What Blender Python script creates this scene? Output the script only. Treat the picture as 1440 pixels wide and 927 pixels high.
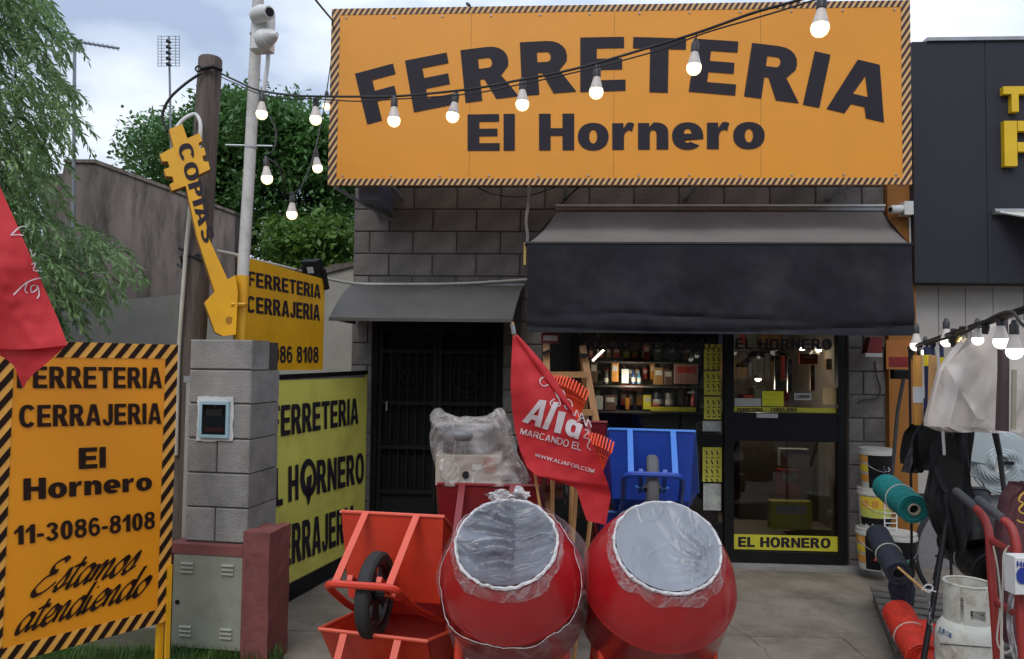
import bpy, bmesh, math, random
from math import sin, cos, pi, radians as R
from mathutils import Vector as V, Matrix as M4, noise as NZ
random.seed(7)
for _o in list(bpy.data.objects): bpy.data.objects.remove(_o)
SC = bpy.context.scene
COL = SC.collection
# ---------------------------------------------------------------- camera
FPX = 1050.0; PITCH = R(2.5); ROLL = R(0.7); CAMZ = 1.75
_f = V((0, cos(PITCH), sin(PITCH))); _r0 = V((1, 0, 0)); _u0 = V((0, -sin(PITCH), cos(PITCH)))
_r = _r0*cos(ROLL) + _u0*sin(ROLL); _u = -_r0*sin(ROLL) + _u0*cos(ROLL)
cam = bpy.data.cameras.new('camera'); camo = bpy.data.objects.new('camera', cam); COL.objects.link(camo)
cam.lens = 36*FPX/1440; cam.sensor_width = 36; cam.clip_end = 3000; cam.clip_start = 0.05
_m = M4((( _r.x, _u.x, -_f.x, 0), (_r.y, _u.y, -_f.y, 0), (_r.z, _u.z, -_f.z, CAMZ), (0, 0, 0, 1)))
camo.matrix_world = _m
SC.camera = camo
# ---------------------------------------------------------------- world and sun
SUN_EL, SUN_AZ = R(50), R(195)       # azimuth measured clockwise from +Y: behind the camera
w = bpy.data.worlds.new('World'); SC.world = w; w.use_nodes = True
nt = w.node_tree; N = nt.nodes; L = nt.links
for n in list(N): N.remove(n)
out = N.new('ShaderNodeOutputWorld'); bg = N.new('ShaderNodeBackground'); bg.inputs[1].default_value = 0.13
sky = N.new('ShaderNodeTexSky'); sky.sky_type = 'NISHITA'; sky.sun_disc = False
sky.sun_elevation = SUN_EL; sky.sun_rotation = SUN_AZ; sky.air_density = 1.0; sky.dust_density = 2.0
tc = N.new('ShaderNodeTexCoord'); mp = N.new('ShaderNodeMapping'); mp.inputs['Scale'].default_value = (1, 1, 2.2)
mp.inputs['Location'].default_value = (0.3, 0.1, 0.35)
nz = N.new('ShaderNodeTexNoise'); nz.inputs['Scale'].default_value = 3.0; nz.inputs['Detail'].default_value = 5; nz.inputs['Roughness'].default_value = .48
rp = N.new('ShaderNodeValToRGB'); e = rp.color_ramp.elements
e[0].position = .40; e[0].color = (2.5, 3.1, 4.15, 1); e[1].position = .64; e[1].color = (6.1, 6.5, 7.1, 1)
sp = N.new('ShaderNodeSeparateXYZ'); mr = N.new('ShaderNodeMapRange')
mr.inputs[1].default_value = 0; mr.inputs[2].default_value = 1; mr.inputs[3].default_value = .95; mr.inputs[4].default_value = 1.9
mx = N.new('ShaderNodeMix'); mx.data_type = 'RGBA'; mx.inputs[0].default_value = .88
sc_ = N.new('ShaderNodeVectorMath'); sc_.operation = 'SCALE'
L.new(tc.outputs['Generated'], mp.inputs[0]); L.new(mp.outputs[0], nz.inputs['Vector']); L.new(nz.outputs['Fac'], rp.inputs[0])
L.new(tc.outputs['Generated'], sp.inputs[0]); L.new(sp.outputs[2], mr.inputs[0])
L.new(sky.outputs[0], mx.inputs[6]); L.new(rp.outputs[0], mx.inputs[7]); L.new(mx.outputs[2], sc_.inputs[0]); L.new(mr.outputs[0], sc_.inputs['Scale'])
L.new(sc_.outputs[0], bg.inputs[0]); L.new(bg.outputs[0], out.inputs[0])
sl = bpy.data.lights.new('sun', 'SUN'); sl.energy = 1.1; sl.angle = R(25); sl.color = (1, .96, .9)
so = bpy.data.objects.new('sun', sl); COL.objects.link(so)
_d = V((sin(SUN_AZ)*cos(SUN_EL), cos(SUN_AZ)*cos(SUN_EL), sin(SUN_EL)))
so.rotation_euler = _d.to_track_quat('Z', 'Y').to_euler()
SC.view_settings.view_transform = 'Standard'; SC.view_settings.look = 'None'; SC.view_settings.gamma = 1
SC.view_settings.exposure = 0.14
SC.cycles.max_bounces = 8; SC.cycles.transparent_max_bounces = 16

# ---------------------------------------------------------------- measuring helpers (photo pixel -> place)
def ray(px, py): return _f + _r*((px-720)/FPX) - _u*((py-463.5)/FPX)
def P(px, py, Y):
    d = ray(px, py); return V((0, 0, CAMZ)) + d*(Y/d.y)
class Frame:
    def __init__(s, ox, oy, yaw, oz=0):
        s.o = V((ox, oy, oz)); s.x = V((cos(yaw), sin(yaw), 0)); s.y = V((-sin(yaw), cos(yaw), 0)); s.yaw = yaw
        s.M = M4.Translation(s.o) @ M4.Rotation(yaw, 4, 'Z')
    def h(s, px, py, yo=0):
        d = ray(px, py); c = V((0, 0, CAMZ)); p0 = s.o + s.y*yo
        t = (p0-c).dot(s.y)/d.dot(s.y); q = c + d*t - s.o
        return V((q.dot(s.x), yo, q.z))
# ---------------------------------------------------------------- materials
MATS = {}
def mat(name, col, rough=.6, metal=0, var=.15, scale=6, bump=.0, bscale=40, dirt=None, dscale=2.5, damt=.4, rand=0, spec=None, coat=0, stretch=None, trans=0):
    if name in MATS: return MATS[name]
    m = bpy.data.materials.new(name); m.use_nodes = True; nt = m.node_tree; N = nt.nodes; L = nt.links
    b = N['Principled BSDF']; b.inputs['Roughness'].default_value = rough; b.inputs['Metallic'].default_value = metal
    if spec is not None: b.inputs['Specular IOR Level'].default_value = spec
    if coat: b.inputs['Coat Weight'].default_value = coat; b.inputs['Coat Roughness'].default_value = .15
    tc = N.new('ShaderNodeTexCoord'); src = tc.outputs['Object']
    if stretch:
        mp = N.new('ShaderNodeMapping'); mp.inputs['Scale'].default_value = stretch; L.new(src, mp.inputs[0]); src = mp.outputs[0]
    n1 = N.new('ShaderNodeTexNoise'); n1.inputs['Scale'].default_value = scale; n1.inputs['Detail'].default_value = 6; n1.inputs['Roughness'].default_value = .65
    L.new(src, n1.inputs['Vector'])
    r1 = N.new('ShaderNodeMapRange'); r1.inputs[1].default_value = .3; r1.inputs[2].default_value = .7; r1.inputs[3].default_value = 1-var; r1.inputs[4].default_value = 1+var
    L.new(n1.outputs['Fac'], r1.inputs[0])
    sc = N.new('ShaderNodeVectorMath'); sc.operation = 'SCALE'; sc.inputs[0].default_value = col[:3]; L.new(r1.outputs[0], sc.inputs['Scale'])
    colour = sc.outputs[0]
    if rand:
        oi = N.new('ShaderNodeObjectInfo'); r2 = N.new('ShaderNodeMapRange'); r2.inputs[3].default_value = 1-rand; r2.inputs[4].default_value = 1+rand
        L.new(oi.outputs['Random'], r2.inputs[0]); s2 = N.new('ShaderNodeVectorMath'); s2.operation = 'SCALE'
        L.new(colour, s2.inputs[0]); L.new(r2.outputs[0], s2.inputs['Scale']); colour = s2.outputs[0]
    if dirt:
        n2 = N.new('ShaderNodeTexNoise'); n2.inputs['Scale'].default_value = dscale; n2.inputs['Detail'].default_value = 8; n2.inputs['Roughness'].default_value = .7
        L.new(src, n2.inputs['Vector'])
        r3 = N.new('ShaderNodeMapRange'); r3.inputs[1].default_value = .48; r3.inputs[2].default_value = .68; r3.inputs[3].default_value = 0; r3.inputs[4].default_value = damt
        L.new(n2.outputs['Fac'], r3.inputs[0]); mx = N.new('ShaderNodeMix'); mx.data_type = 'RGBA'
        L.new(r3.outputs[0], mx.inputs[0]); L.new(colour, mx.inputs[6]); mx.inputs[7].default_value = (*dirt, 1); colour = mx.outputs[2]
    L.new(colour, b.inputs['Base Color'])
    rr = N.new('ShaderNodeMapRange'); rr.inputs[3].default_value = max(.02, rough-.1); rr.inputs[4].default_value = min(1, rough+.12)
    L.new(n1.outputs['Fac'], rr.inputs[0]); L.new(rr.outputs[0], b.inputs['Roughness'])
    if bump:
        n3 = N.new('ShaderNodeTexNoise'); n3.inputs['Scale'].default_value = bscale; n3.inputs['Detail'].default_value = 5
        L.new(src, n3.inputs['Vector'])
        bp = N.new('ShaderNodeBump'); bp.inputs['Strength'].default_value = bump; bp.inputs['Distance'].default_value = .01
        L.new(n3.outputs['Fac'], bp.inputs['Height']); L.new(bp.outputs[0], b.inputs['Normal'])
    if trans:
        tr = N.new('ShaderNodeBsdfTranslucent'); ms = N.new('ShaderNodeMixShader'); ms.inputs[0].default_value = trans
        L.new(colour, tr.inputs[0]); L.new(b.outputs[0], ms.inputs[1]); L.new(tr.outputs[0], ms.inputs[2]); L.new(ms.outputs[0], N['Material Output'].inputs[0])
    MATS[name] = m; return m
def emis(name, col, st):
    m = bpy.data.materials.new(name); m.use_nodes = True; b = m.node_tree.nodes['Principled BSDF']
    b.inputs['Base Color'].default_value = (.8, .8, .8, 1); b.inputs['Emission Color'].default_value = (*col, 1); b.inputs['Emission Strength'].default_value = st
    return m
def film(name, col=(.75, .77, .8), lo=.12, hi=.75, scale=5, bump=.6, stretch=(1, 1, 3), rough=.3, thr=(.4, .65), ridged=False):
    m = bpy.data.materials.new(name); m.use_nodes = True; nt = m.node_tree; N = nt.nodes; L = nt.links
    b = N['Principled BSDF']; b.inputs['Base Color'].default_value = (*col, 1); b.inputs['Roughness'].default_value = rough
    tc = N.new('ShaderNodeTexCoord'); mp = N.new('ShaderNodeMapping'); mp.inputs['Scale'].default_value = stretch; L.new(tc.outputs['Object'], mp.inputs[0])
    n1 = N.new('ShaderNodeTexNoise'); n1.inputs['Scale'].default_value = scale; n1.inputs['Detail'].default_value = 6; n1.inputs['Distortion'].default_value = 1.2
    L.new(mp.outputs[0], n1.inputs['Vector'])
    r = N.new('ShaderNodeMapRange'); r.inputs[1].default_value = thr[0]; r.inputs[2].default_value = thr[1]; r.inputs[3].default_value = lo; r.inputs[4].default_value = hi
    L.new(n1.outputs['Fac'], r.inputs[0]); alpha = r.outputs[0]; hgt = n1.outputs['Fac']
    if ridged:      # thin crease lines where a noise crosses its middle value
        for k_, (f_, wd_, am_) in enumerate(((1.0, .05, .9), (2.1, .06, .5))):
            n2 = N.new('ShaderNodeTexNoise'); n2.inputs['Scale'].default_value = scale*f_; n2.inputs['Detail'].default_value = 2; n2.inputs['Distortion'].default_value = 1.0
            m2 = N.new('ShaderNodeMapping'); m2.inputs['Location'].default_value = (3.1*k_+1, 7.7, 2.2); L.new(mp.outputs[0], m2.inputs[0]); L.new(m2.outputs[0], n2.inputs['Vector'])
            s1 = N.new('ShaderNodeMath'); s1.operation = 'SUBTRACT'; s1.inputs[1].default_value = .5; L.new(n2.outputs['Fac'], s1.inputs[0])
            s2 = N.new('ShaderNodeMath'); s2.operation = 'ABSOLUTE'; L.new(s1.outputs[0], s2.inputs[0])
            r2 = N.new('ShaderNodeMapRange'); r2.interpolation_type = 'SMOOTHSTEP'; r2.inputs[1].default_value = 0; r2.inputs[2].default_value = wd_; r2.inputs[3].default_value = hi*am_*.9; r2.inputs[4].default_value = 0; L.new(s2.outputs[0], r2.inputs[0])
            mxm = N.new('ShaderNodeMath'); mxm.operation = 'MAXIMUM'; L.new(alpha, mxm.inputs[0]); L.new(r2.outputs[0], mxm.inputs[1]); alpha = mxm.outputs[0]
            ad = N.new('ShaderNodeMath'); ad.operation = 'MULTIPLY_ADD'; ad.inputs[1].default_value = .22; L.new(r2.outputs[0], ad.inputs[0]); L.new(hgt, ad.inputs[2]); hgt = ad.outputs[0]
    bp = N.new('ShaderNodeBump'); bp.inputs['Strength'].default_value = bump; bp.inputs['Distance'].default_value = .03; L.new(hgt, bp.inputs['Height']); L.new(bp.outputs[0], b.inputs['Normal'])
    t = N.new('ShaderNodeBsdfTransparent'); ms = N.new('ShaderNodeMixShader')
    L.new(alpha, ms.inputs[0]); L.new(t.outputs[0], ms.inputs[1]); L.new(b.outputs[0], ms.inputs[2]); L.new(ms.outputs[0], N['Material Output'].inputs[0])
    return m
def glassmat():
    m = bpy.data.materials.new('window_glass'); m.use_nodes = True; nt = m.node_tree; N = nt.nodes; L = nt.links
    g = N.new('ShaderNodeBsdfGlossy'); g.inputs['Roughness'].default_value = .02; t = N.new('ShaderNodeBsdfTransparent'); t.inputs[0].default_value = (.8, .82, .82, 1)
    fr = N.new('ShaderNodeFresnel'); fr.inputs[0].default_value = 1.5; ms = N.new('ShaderNodeMixShader')
    L.new(fr.outputs[0], ms.inputs[0]); L.new(t.outputs[0], ms.inputs[1]); L.new(g.outputs[0], ms.inputs[2]); L.new(ms.outputs[0], N['Material Output'].inputs[0])
    return m
# ---------------------------------------------------------------- mesh builder
def xf(loc=(0, 0, 0), rot=(0, 0, 0)):
    return M4.Translation(V(loc)) @ M4.Rotation(rot[2], 4, 'Z') @ M4.Rotation(rot[1], 4, 'Y') @ M4.Rotation(rot[0], 4, 'X')
class MB:
    def __init__(s): s.v = []; s.f = []
    def add(s, vs, fs, m=None):
        o = len(s.v); s.v += [(m @ V(v)) if m else V(v) for v in vs]; s.f += [tuple(i+o for i in f) for f in fs]; return s
    def box(s, x0, x1, y0, y1, z0, z1, m=None):
        vs = [(x, y, z) for x in (x0, x1) for y in (y0, y1) for z in (z0, z1)]
        return s.add(vs, [(0, 1, 3, 2), (4, 6, 7, 5), (0, 4, 5, 1), (2, 3, 7, 6), (0, 2, 6, 4), (1, 5, 7, 3)], m)
    def bbox(s, x0, x1, y0, y1, z0, z1, b=.005, m=None):   # box with chamfered front (-y) edges and corners
        vs = [(x0, y1, z0), (x1, y1, z0), (x1, y1, z1), (x0, y1, z1), (x0, y0+b, z0), (x1, y0+b, z0), (x1, y0+b, z1), (x0, y0+b, z1),
              (x0+b, y0, z0+b), (x1-b, y0, z0+b), (x1-b, y0, z1-b), (x0+b, y0, z1-b)]
        fs = [(3, 2, 1, 0), (0, 1, 5, 4), (1, 2, 6, 5), (2, 3, 7, 6), (3, 0, 4, 7), (4, 5, 9, 8), (5, 6, 10, 9), (6, 7, 11, 10), (7, 4, 8, 11), (8, 9, 10, 11)]
        return s.add(vs, fs, m)
    def tube(s, pts, r, n=8, caps=True, m=None):
        pts = [V(p) for p in pts]; K = len(pts); rs = r if isinstance(r, (list, tuple)) else [r]*K
        o = len(s.v); prev = None
        for i, p in enumerate(pts):
            t = (pts[min(i+1, K-1)]-pts[max(i-1, 0)]).normalized()
            if prev is None:
                a = V((0, 0, 1)) if abs(t.z) < .9 else V((1, 0, 0)); nx = t.cross(a).normalized()
            else: nx = (prev - t*prev.dot(t)).normalized()
            prev = nx; ny = t.cross(nx)
            for k in range(n):
                q = p + (nx*cos(2*pi*k/n) + ny*sin(2*pi*k/n))*rs[i]; s.v.append((m @ q) if m else q)
        for i in range(K-1):
            for k in range(n):
                a = o+i*n+k; b = o+i*n+(k+1) % n; s.f.append((a, b, b+n, a+n))
        if caps: s.f.append(tuple(o+k for k in range(n))[::-1]); s.f.append(tuple(o+(K-1)*n+k for k in range(n)))
        return s
    def lathe(s, prof, n=24, m=None, disp=None, arc=2*pi):  # prof list of (r, z) about z
        o = len(s.v); full = abs(arc-2*pi) < 1e-6; nn = n if full else n+1
        for (r, z) in prof:
            for k in range(nn):
                a = arc*k/n; q = V((r*cos(a), r*sin(a), z))
                if disp: q = disp(q)
                s.v.append((m @ q) if m else q)
        for i in range(len(prof)-1):
            for k in range(n):
                a = o+i*nn+k; b = o+i*nn+(k+1) % nn; s.f.append((a, b, b+nn, a+nn))
        return s
    def prism(s, pts, d, m=None):      # polygon pts in (x,z), extruded along y 0..d
        n = len(pts); vs = [(x, 0, z) for x, z in pts]+[(x, d, z) for x, z in pts]
        fs = [tuple(range(n)), tuple(range(2*n-1, n-1, -1))]+[(i, i+n, (i+1) % n+n, (i+1) % n) for i in range(n)]
        return s.add(vs, fs, m)
    def grid(s, fn, nu, nv):
        o = len(s.v)
        for j in range(nv+1):
            for i in range(nu+1): s.v.append(V(fn(i/nu, j/nv)))
        for j in range(nv):
            for i in range(nu):
                a = o+j*(nu+1)+i; s.f.append((a, a+1, a+nu+2, a+nu+1))
        return s
    def sphere(s, c, r, n=12, k=8, m=None, disp=None):
        rr = r if isinstance(r, (tuple, list)) else (r, r, r)
        prof = [(sin(pi*i/k), -cos(pi*i/k)) for i in range(k+1)]
        mm = M4.Translation(V(c)) @ M4.Diagonal((rr[0], rr[1], rr[2], 1))
        return s.lathe([(max(a, 1e-4), b) for a, b in prof], n, (m @ mm) if m else mm, disp)
    def mesh(s, name, inv=None, smooth=False):
        me = bpy.data.meshes.new(name); me.from_pydata([(inv @ v) if inv else v for v in s.v], [], s.f)
        me.validate(); bm = bmesh.new(); bm.from_mesh(me)
        if len(s.v) < 60000: bmesh.ops.recalc_face_normals(bm, faces=bm.faces)
        bm.to_mesh(me); bm.free()
        if smooth:
            for p in me.polygons: p.use_smooth = True
            try: me.set_sharp_from_angle(angle=R(40))
            except Exception: pass
        return me
ROOT = {}
def thing(name, label, cat, m=None, group=None):
    o = bpy.data.objects.new(name, None); COL.objects.link(o); o.empty_display_size = .1
    m = m or M4.Identity(4); o.matrix_world = m; ROOT[o.name] = m
    o['label'] = label; o['category'] = cat
    if group: o['group'] = group
    return o
def part(name, mb, mt, parent, label=None, world=False, smooth=False, kind=None):
    inv = ROOT[parent.name].inverted() if world else None
    o = bpy.data.objects.new(name, mb.mesh(name, inv, smooth)); COL.objects.link(o); o.parent = parent; o.data.materials.append(mt)
    ROOT[o.name] = ROOT[parent.name]
    if label: o['label'] = label
    if kind: o['kind'] = kind
    return o
def solo(name, mb, mt, label, cat, m=None, group=None, kind=None, smooth=False, world=False):
    m = m or M4.Identity(4)
    o = bpy.data.objects.new(name, mb.mesh(name, m.inverted() if world else None, smooth)); COL.objects.link(o); o.matrix_world = m; ROOT[o.name] = m
    o.data.materials.append(mt)
    if label: o['label'] = label
    if cat: o['category'] = cat
    if group: o['group'] = group
    if kind: o['kind'] = kind
    return o
def copytree(src, m, label, group=None):
    def rec(o, par):
        c = o.copy(); COL.objects.link(c)
        if par: c.parent = par
        for ch in list(o.children): rec(ch, c)
        ROOT[c.name] = m
        return c
    c = rec(src, None); c.matrix_world = m; c['label'] = label
    if group: c['group'] = group
    return c
# ---------------------------------------------------------------- lettering
TX = {}
def textgeo(s, off=.035, sx=1.0, space=1.0, shear=0):
    key = (s, off, space, shear)
    if key in TX: return TX[key]
    def mk(t):
        c = bpy.data.curves.new('t', 'FONT'); c.body = t; c.offset = off; c.space_character = space; c.resolution_u = 4; c.shear = shear
        o = bpy.data.objects.new('t', c); COL.objects.link(o); dg = bpy.context.evaluated_depsgraph_get()
        me = o.evaluated_get(dg).to_mesh(); vs = [v.co.copy() for v in me.vertices]; fs = [tuple(p.vertices) for p in me.polygons]
        o.evaluated_get(dg).to_mesh_clear(); bpy.data.objects.remove(o); bpy.data.curves.remove(c); return vs, fs
    hv, _ = mk('H'); y0 = min(v.y for v in hv); y1 = max(v.y for v in hv)
    vs, fs = mk(s); x0 = min(v.x for v in vs); x1 = max(v.x for v in vs)
    TX[key] = ([((v.x-x0)/(x1-x0), (v.y-y0)/(y1-y0)) for v in vs], fs); return TX[key]
def bil(q, u, v):     # q = TL, TR, BL, BR ; v=0 baseline, 1 top
    return (q[2]*(1-u)+q[3]*u)*(1-v) + (q[0]*(1-u)+q[1]*u)*v
def put_text(mb, s, pts, place, off=.035, space=1.0, shear=0):
    """pts: four pixel corners TL TR BL BR of the cap-height box; place(px,py) -> 3D point"""
    q = [place(*p) for p in pts]; vs, fs = textgeo(s, off, 1, space, shear)
    mb.add([bil(q, u, v) for u, v in vs], fs); return mb
def ribbon(mb, pts, place, wd=.13, nib=R(35), thin=.35):
    n = V((cos(nib), sin(nib)))*wd
    P2 = []
    for i in range(len(pts)-1):
        p0 = V(pts[max(i-1, 0)]); p1 = V(pts[i]); p2 = V(pts[i+1]); p3 = V(pts[min(i+2, len(pts)-1)])
        for k in range(6):
            t = k/6; P2.append(.5*((2*p1)+(p2-p0)*t+(2*p0-5*p1+4*p2-p3)*t*t+(3*p1-p0-3*p2+p3)*t**3))
    P2.append(V(pts[-1])); o = len(mb.v)
    for i, p in enumerate(P2):
        t = (P2[min(i+1, len(P2)-1)]-P2[max(i-1, 0)]); t = t.normalized() if t.length > 0 else V((1, 0)); q = V((-t.y, t.x))
        a = abs(n.dot(q)); h = q*max(a, wd*thin)
        mb.v.append(place(p+h)); mb.v.append(place(p-h))
    for i in range(len(P2)-1): a = o+2*i; mb.f.append((a, a+1, a+3, a+2))
SCR = {'a': (1.15, [[(.9, .85), (.5, 1), (.12, .6), (.15, .1), (.45, 0), (.8, .5), (.95, .95), (.85, .3), (.95, 0), (1.25, .25)]]),
 'e': (.85, [[(-.05, .3), (.55, .5), (.7, .85), (.45, 1), (.1, .6), (.12, .15), (.45, 0), (.95, .3)]]),
 'n': (1.0, [[(.08, .95), (.12, .3), (.08, 0), (.2, .5), (.5, .98), (.68, .8), (.6, .2), (.75, 0), (1.08, .28)]]),
 'm': (1.5, [[(.08, .95), (.12, .3), (.08, 0), (.2, .5), (.45, .98), (.6, .75), (.52, 0), (.65, .5), (.95, .98), (1.15, .75), (1.08, .2), (1.22, 0), (1.55, .28)]]),
 't': (.72, [[(.4, 1.75), (.25, .5), (.28, .05), (.48, 0), (.8, .28)], [(-.1, 1.15), (.3, 1.25), (.75, 1.2)]]),
 'd': (1.2, [[(.9, .85), (.5, 1), (.12, .6), (.15, .1), (.45, 0), (.8, .5), (1.05, 1.95), (.88, .3), (.98, 0), (1.25, .25)]]),
 'i': (.55, [[(.1, .95), (.05, .3), (.18, 0), (.55, .28)], [(.25, 1.4), (.32, 1.5)]]),
 's': (.8, [[(-.05, .15), (.3, .7), (.45, 1.1), (.6, .5), (.35, 0), (.0, .12)], [(.35, .02), (.85, .3)]]),
 'o': (.95, [[(.55, 1), (.12, .6), (.15, .1), (.5, 0), (.8, .5), (.6, .95), (.5, .9), (.95, .85)]]),
 'E': (1.5, [[(1.35, 1.75), (1.0, 2.0), (.45, 1.75), (.5, 1.25), (.95, 1.1), (.25, .9), (-.15, .35), (.15, 0), (.8, .1), (1.35, .5)]])}
def script_text(mb, s, place, wd=.12):
    x = 0
    tot = sum(SCR[c][0] for c in s)
    for c in s:
        ad, st = SCR[c]
        for pl in st: ribbon(mb, [(x+a+b*.22, b if b < 1 else 1+(b-1)*.8) for a, b in pl], lambda p: place(p.x/tot, p.y), wd)
        x += ad
def clip_poly(poly, x0, x1, y0, y1):
    for ax, lim, sg in ((0, x0, 1), (0, x1, -1), (1, y0, 1), (1, y1, -1)):
        o = []
        for i in range(len(poly)):
            a, b = poly[i], poly[(i+1) % len(poly)]; da = (a[ax]-lim)*sg; db = (b[ax]-lim)*sg
            if da >= 0: o.append(a)
            if da*db < 0:
                t = da/(da-db); o.append((a[0]+(b[0]-a[0])*t, a[1]+(b[1]-a[1])*t))
        poly = o
        if len(poly) < 3: return None
    return poly
def stripes(mb, x0, x1, z0, z1, bw, per, y, slope=1.0, bwt=None):
    bwt = bwt or bw
    for (a, b, c, d) in ((x0, x1, z1-bwt, z1), (x0, x1, z0, z0+bwt), (x0, x0+bw, z0+bwt, z1-bwt), (x1-bw, x1, z0+bwt, z1-bwt)):
        k = -int((z1-z0)*slope/per)-2
        while True:
            s0 = x0 + k*per
            if s0 > x1+per: break
            h = z1-z0
            pl = clip_poly([(s0, z0), (s0+per*.5, z0), (s0+per*.5+h*slope, z1), (s0+h*slope, z1)], a, b, c, d)
            if pl:
                o = len(mb.v); mb.v += [V((p[0], y, p[1])) for p in pl]; mb.f.append(tuple(range(o, o+len(pl))))
            k += 1
# ---- heavy grotesque lettering drawn as outlines (cap height 1)
from mathutils.geometry import tessellate_polygon
def _arc(cx, cy, rx, ry, a0, a1, n=10): return [(cx+rx*cos(R(a0+(a1-a0)*i/n)), cy+ry*sin(R(a0+(a1-a0)*i/n))) for i in range(n+1)]
def _sup(cx, cy, rx, ry, a0, a1, n=14, k=.86):     # slightly squared ellipse
    o = []
    for i in range(n+1):
        a = R(a0+(a1-a0)*i/n); c, s_ = cos(a), sin(a); o.append((cx+rx*math.copysign(abs(c)**k, c), cy+ry*math.copysign(abs(s_)**k, s_)))
    return o
def _stroke(path, wds):
    l, r = [], []; n = len(path)
    for i, p in enumerate(path):
        a = path[max(i-1, 0)]; b = path[min(i+1, n-1)]; d = V((b[0]-a[0], b[1]-a[1])).normalized(); w_ = wds(d)/2
        l.append((p[0]-d.y*w_, p[1]+d.x*w_)); r.append((p[0]+d.y*w_, p[1]-d.x*w_))
    return l+r[::-1]
def glyph(c, s, t):
    X = .73
    if c == ' ': return .32, []
    if c == 'I': return s, [[(0, 0), (s, 0), (s, 1), (0, 1)]]
    if c == 'l': return s*.95, [[(0, 0), (s*.95, 0), (s*.95, 1), (0, 1)]]
    if c == '-': return .34, [[(0, .3), (.34, .3), (.34, .3+t), (0, .3+t)]]
    if c == '.': return s, [[(0, 0), (s, 0), (s, s), (0, s)]]
    if c == 'E': w_ = .72; return w_, [[(0, 0), (w_, 0), (w_, t), (s, t), (s, .5-t/2), (w_*.93, .5-t/2), (w_*.93, .5+t/2), (s, .5+t/2), (s, 1-t), (w_*.98, 1-t), (w_*.98, 1), (0, 1)]]
    if c == 'F': w_ = .68; return w_, [[(0, 0), (s, 0), (s, .48-t/2), (w_*.9, .48-t/2), (w_*.9, .48+t/2), (s, .48+t/2), (s, 1-t), (w_, 1-t), (w_, 1), (0, 1)]]
    if c == 'L': w_ = .66; return w_, [[(0, 0), (w_, 0), (w_, t), (s, t), (s, 1), (0, 1)]]
    if c == 'T': w_ = .76; m_ = w_/2; return w_, [[(m_-s/2, 0), (m_+s/2, 0), (m_+s/2, 1-t), (w_, 1-t), (w_, 1), (0, 1), (0, 1-t), (m_-s/2, 1-t)]]
    if c == 'H': w_ = .80; return w_, [[(0, 0), (s, 0), (s, .5-t/2), (w_-s, .5-t/2), (w_-s, 0), (w_, 0), (w_, 1), (w_-s, 1), (w_-s, .5+t/2), (s, .5+t/2), (s, 1), (0, 1)]]
    if c == 'N': w_ = .80; g_ = s*.95; return w_, [[(0, 0), (g_, 0), (g_, .58), (w_-g_, 0), (w_, 0), (w_, 1), (w_-g_, 1), (w_-g_, .42), (g_, 1), (0, 1)]]
    if c == 'M': w_ = .95; g_ = s*.9; return w_, [[(0, 0), (g_, 0), (g_, .65), (w_/2-.07, 0), (w_/2+.07, 0), (w_-g_, .65), (w_-g_, 0), (w_, 0), (w_, 1), (w_-g_*1.3, 1), (w_/2, .42), (g_*1.3, 1), (0, 1)]]
    if c == 'A': w_ = .86; m_ = w_/2; k = s*.62; return w_, [[(0, 0), (s*1.02, 0), (s*1.02+.06, .19), (w_-s*1.02-.06, .19), (w_-s*1.02, 0), (w_, 0), (m_+k, 1), (m_-k, 1)], [(m_-.115*(1.5-s*2), .19+t*.92), (m_+.115*(1.5-s*2), .19+t*.92), (m_, .74)]]
    if c == 'Y': w_ = .8; m_ = w_/2; return w_, [[(m_-s/2, 0), (m_+s/2, 0), (m_+s/2, .4), (w_, 1), (w_-s*1.1, 1), (m_, .6), (s*1.1, 1), (0, 1), (m_-s/2, .4)]]
    if c == 'W': w_ = 1.15; g_ = s*.85; return w_, [[(.2, 0), (.2+g_, 0), (w_/2, .62), (w_-.2-g_, 0), (w_-.2, 0), (w_, 1), (w_-g_, 1), (w_-.31, .38), (w_/2+g_*.5, 1), (w_/2-g_*.5, 1), (.31, .38), (g_, 1), (0, 1)]]
    if c == 'Z': w_ = .68; return w_, [[(0, 0), (w_, 0), (w_, t), (s+.06, t), (w_, 1-t), (w_, 1), (0, 1), (0, 1-t), (w_-s-.06, 1-t), (0, t)]]
    if c in 'PR':
        w_ = .76 if c == 'P' else .80; xr = .70 if c == 'P' else .74; lo = .40; my = (1+lo)/2; ry = (1-lo)/2; cx = .42
        bowl = _sup(cx, my, xr-cx, ry, -90, 90, 10, .9)
        inn = [(s, lo+t)]+_sup(cx, my, xr-cx-s*.98, ry-t, -90, 90, 8, .9)+[(s, 1-t)]
        if c == 'P': return .72, [[(0, 0), (s, 0), (s, lo)]+bowl+[(0, 1)], inn]
        return w_, [[(0, 0), (s, 0), (s, lo), (.33, lo), (w_-s*1.18, 0), (w_+.04, 0), (xr-.08, .33), (xr-.14, lo+.03)]+bowl[4:]+[(0, 1)], inn]
    if c == 'D': w_ = .78; return w_, [[(0, 0), (.36, 0)]+_sup(.36, .5, w_-.36, .5, -90, 90, 12)[1:-1]+[(.36, 1), (0, 1)], [(s, t)]+_sup(.36, .5, w_-.36-s, .5-t, -90, 90, 10)+[(s, 1-t)]]
    if c in 'O0Q': w_ = .86 if c != '0' else .64; return w_, [_sup(w_/2, .5, w_/2, .52, 0, 360, 26)[:-1], _sup(w_/2, .5, w_/2-s*(1 if c != '0' else .95), .52-t*1.02, 0, 360, 22)[:-1]]
    if c == 'o': w_ = .70; h_ = X; return w_, [_sup(w_/2, h_/2, w_/2, h_/2+.015, 0, 360, 24, .92)[:-1], _sup(w_/2, h_/2, w_/2-s*.98, h_/2-t*.85, 0, 360, 20, .95)[:-1]]
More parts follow.
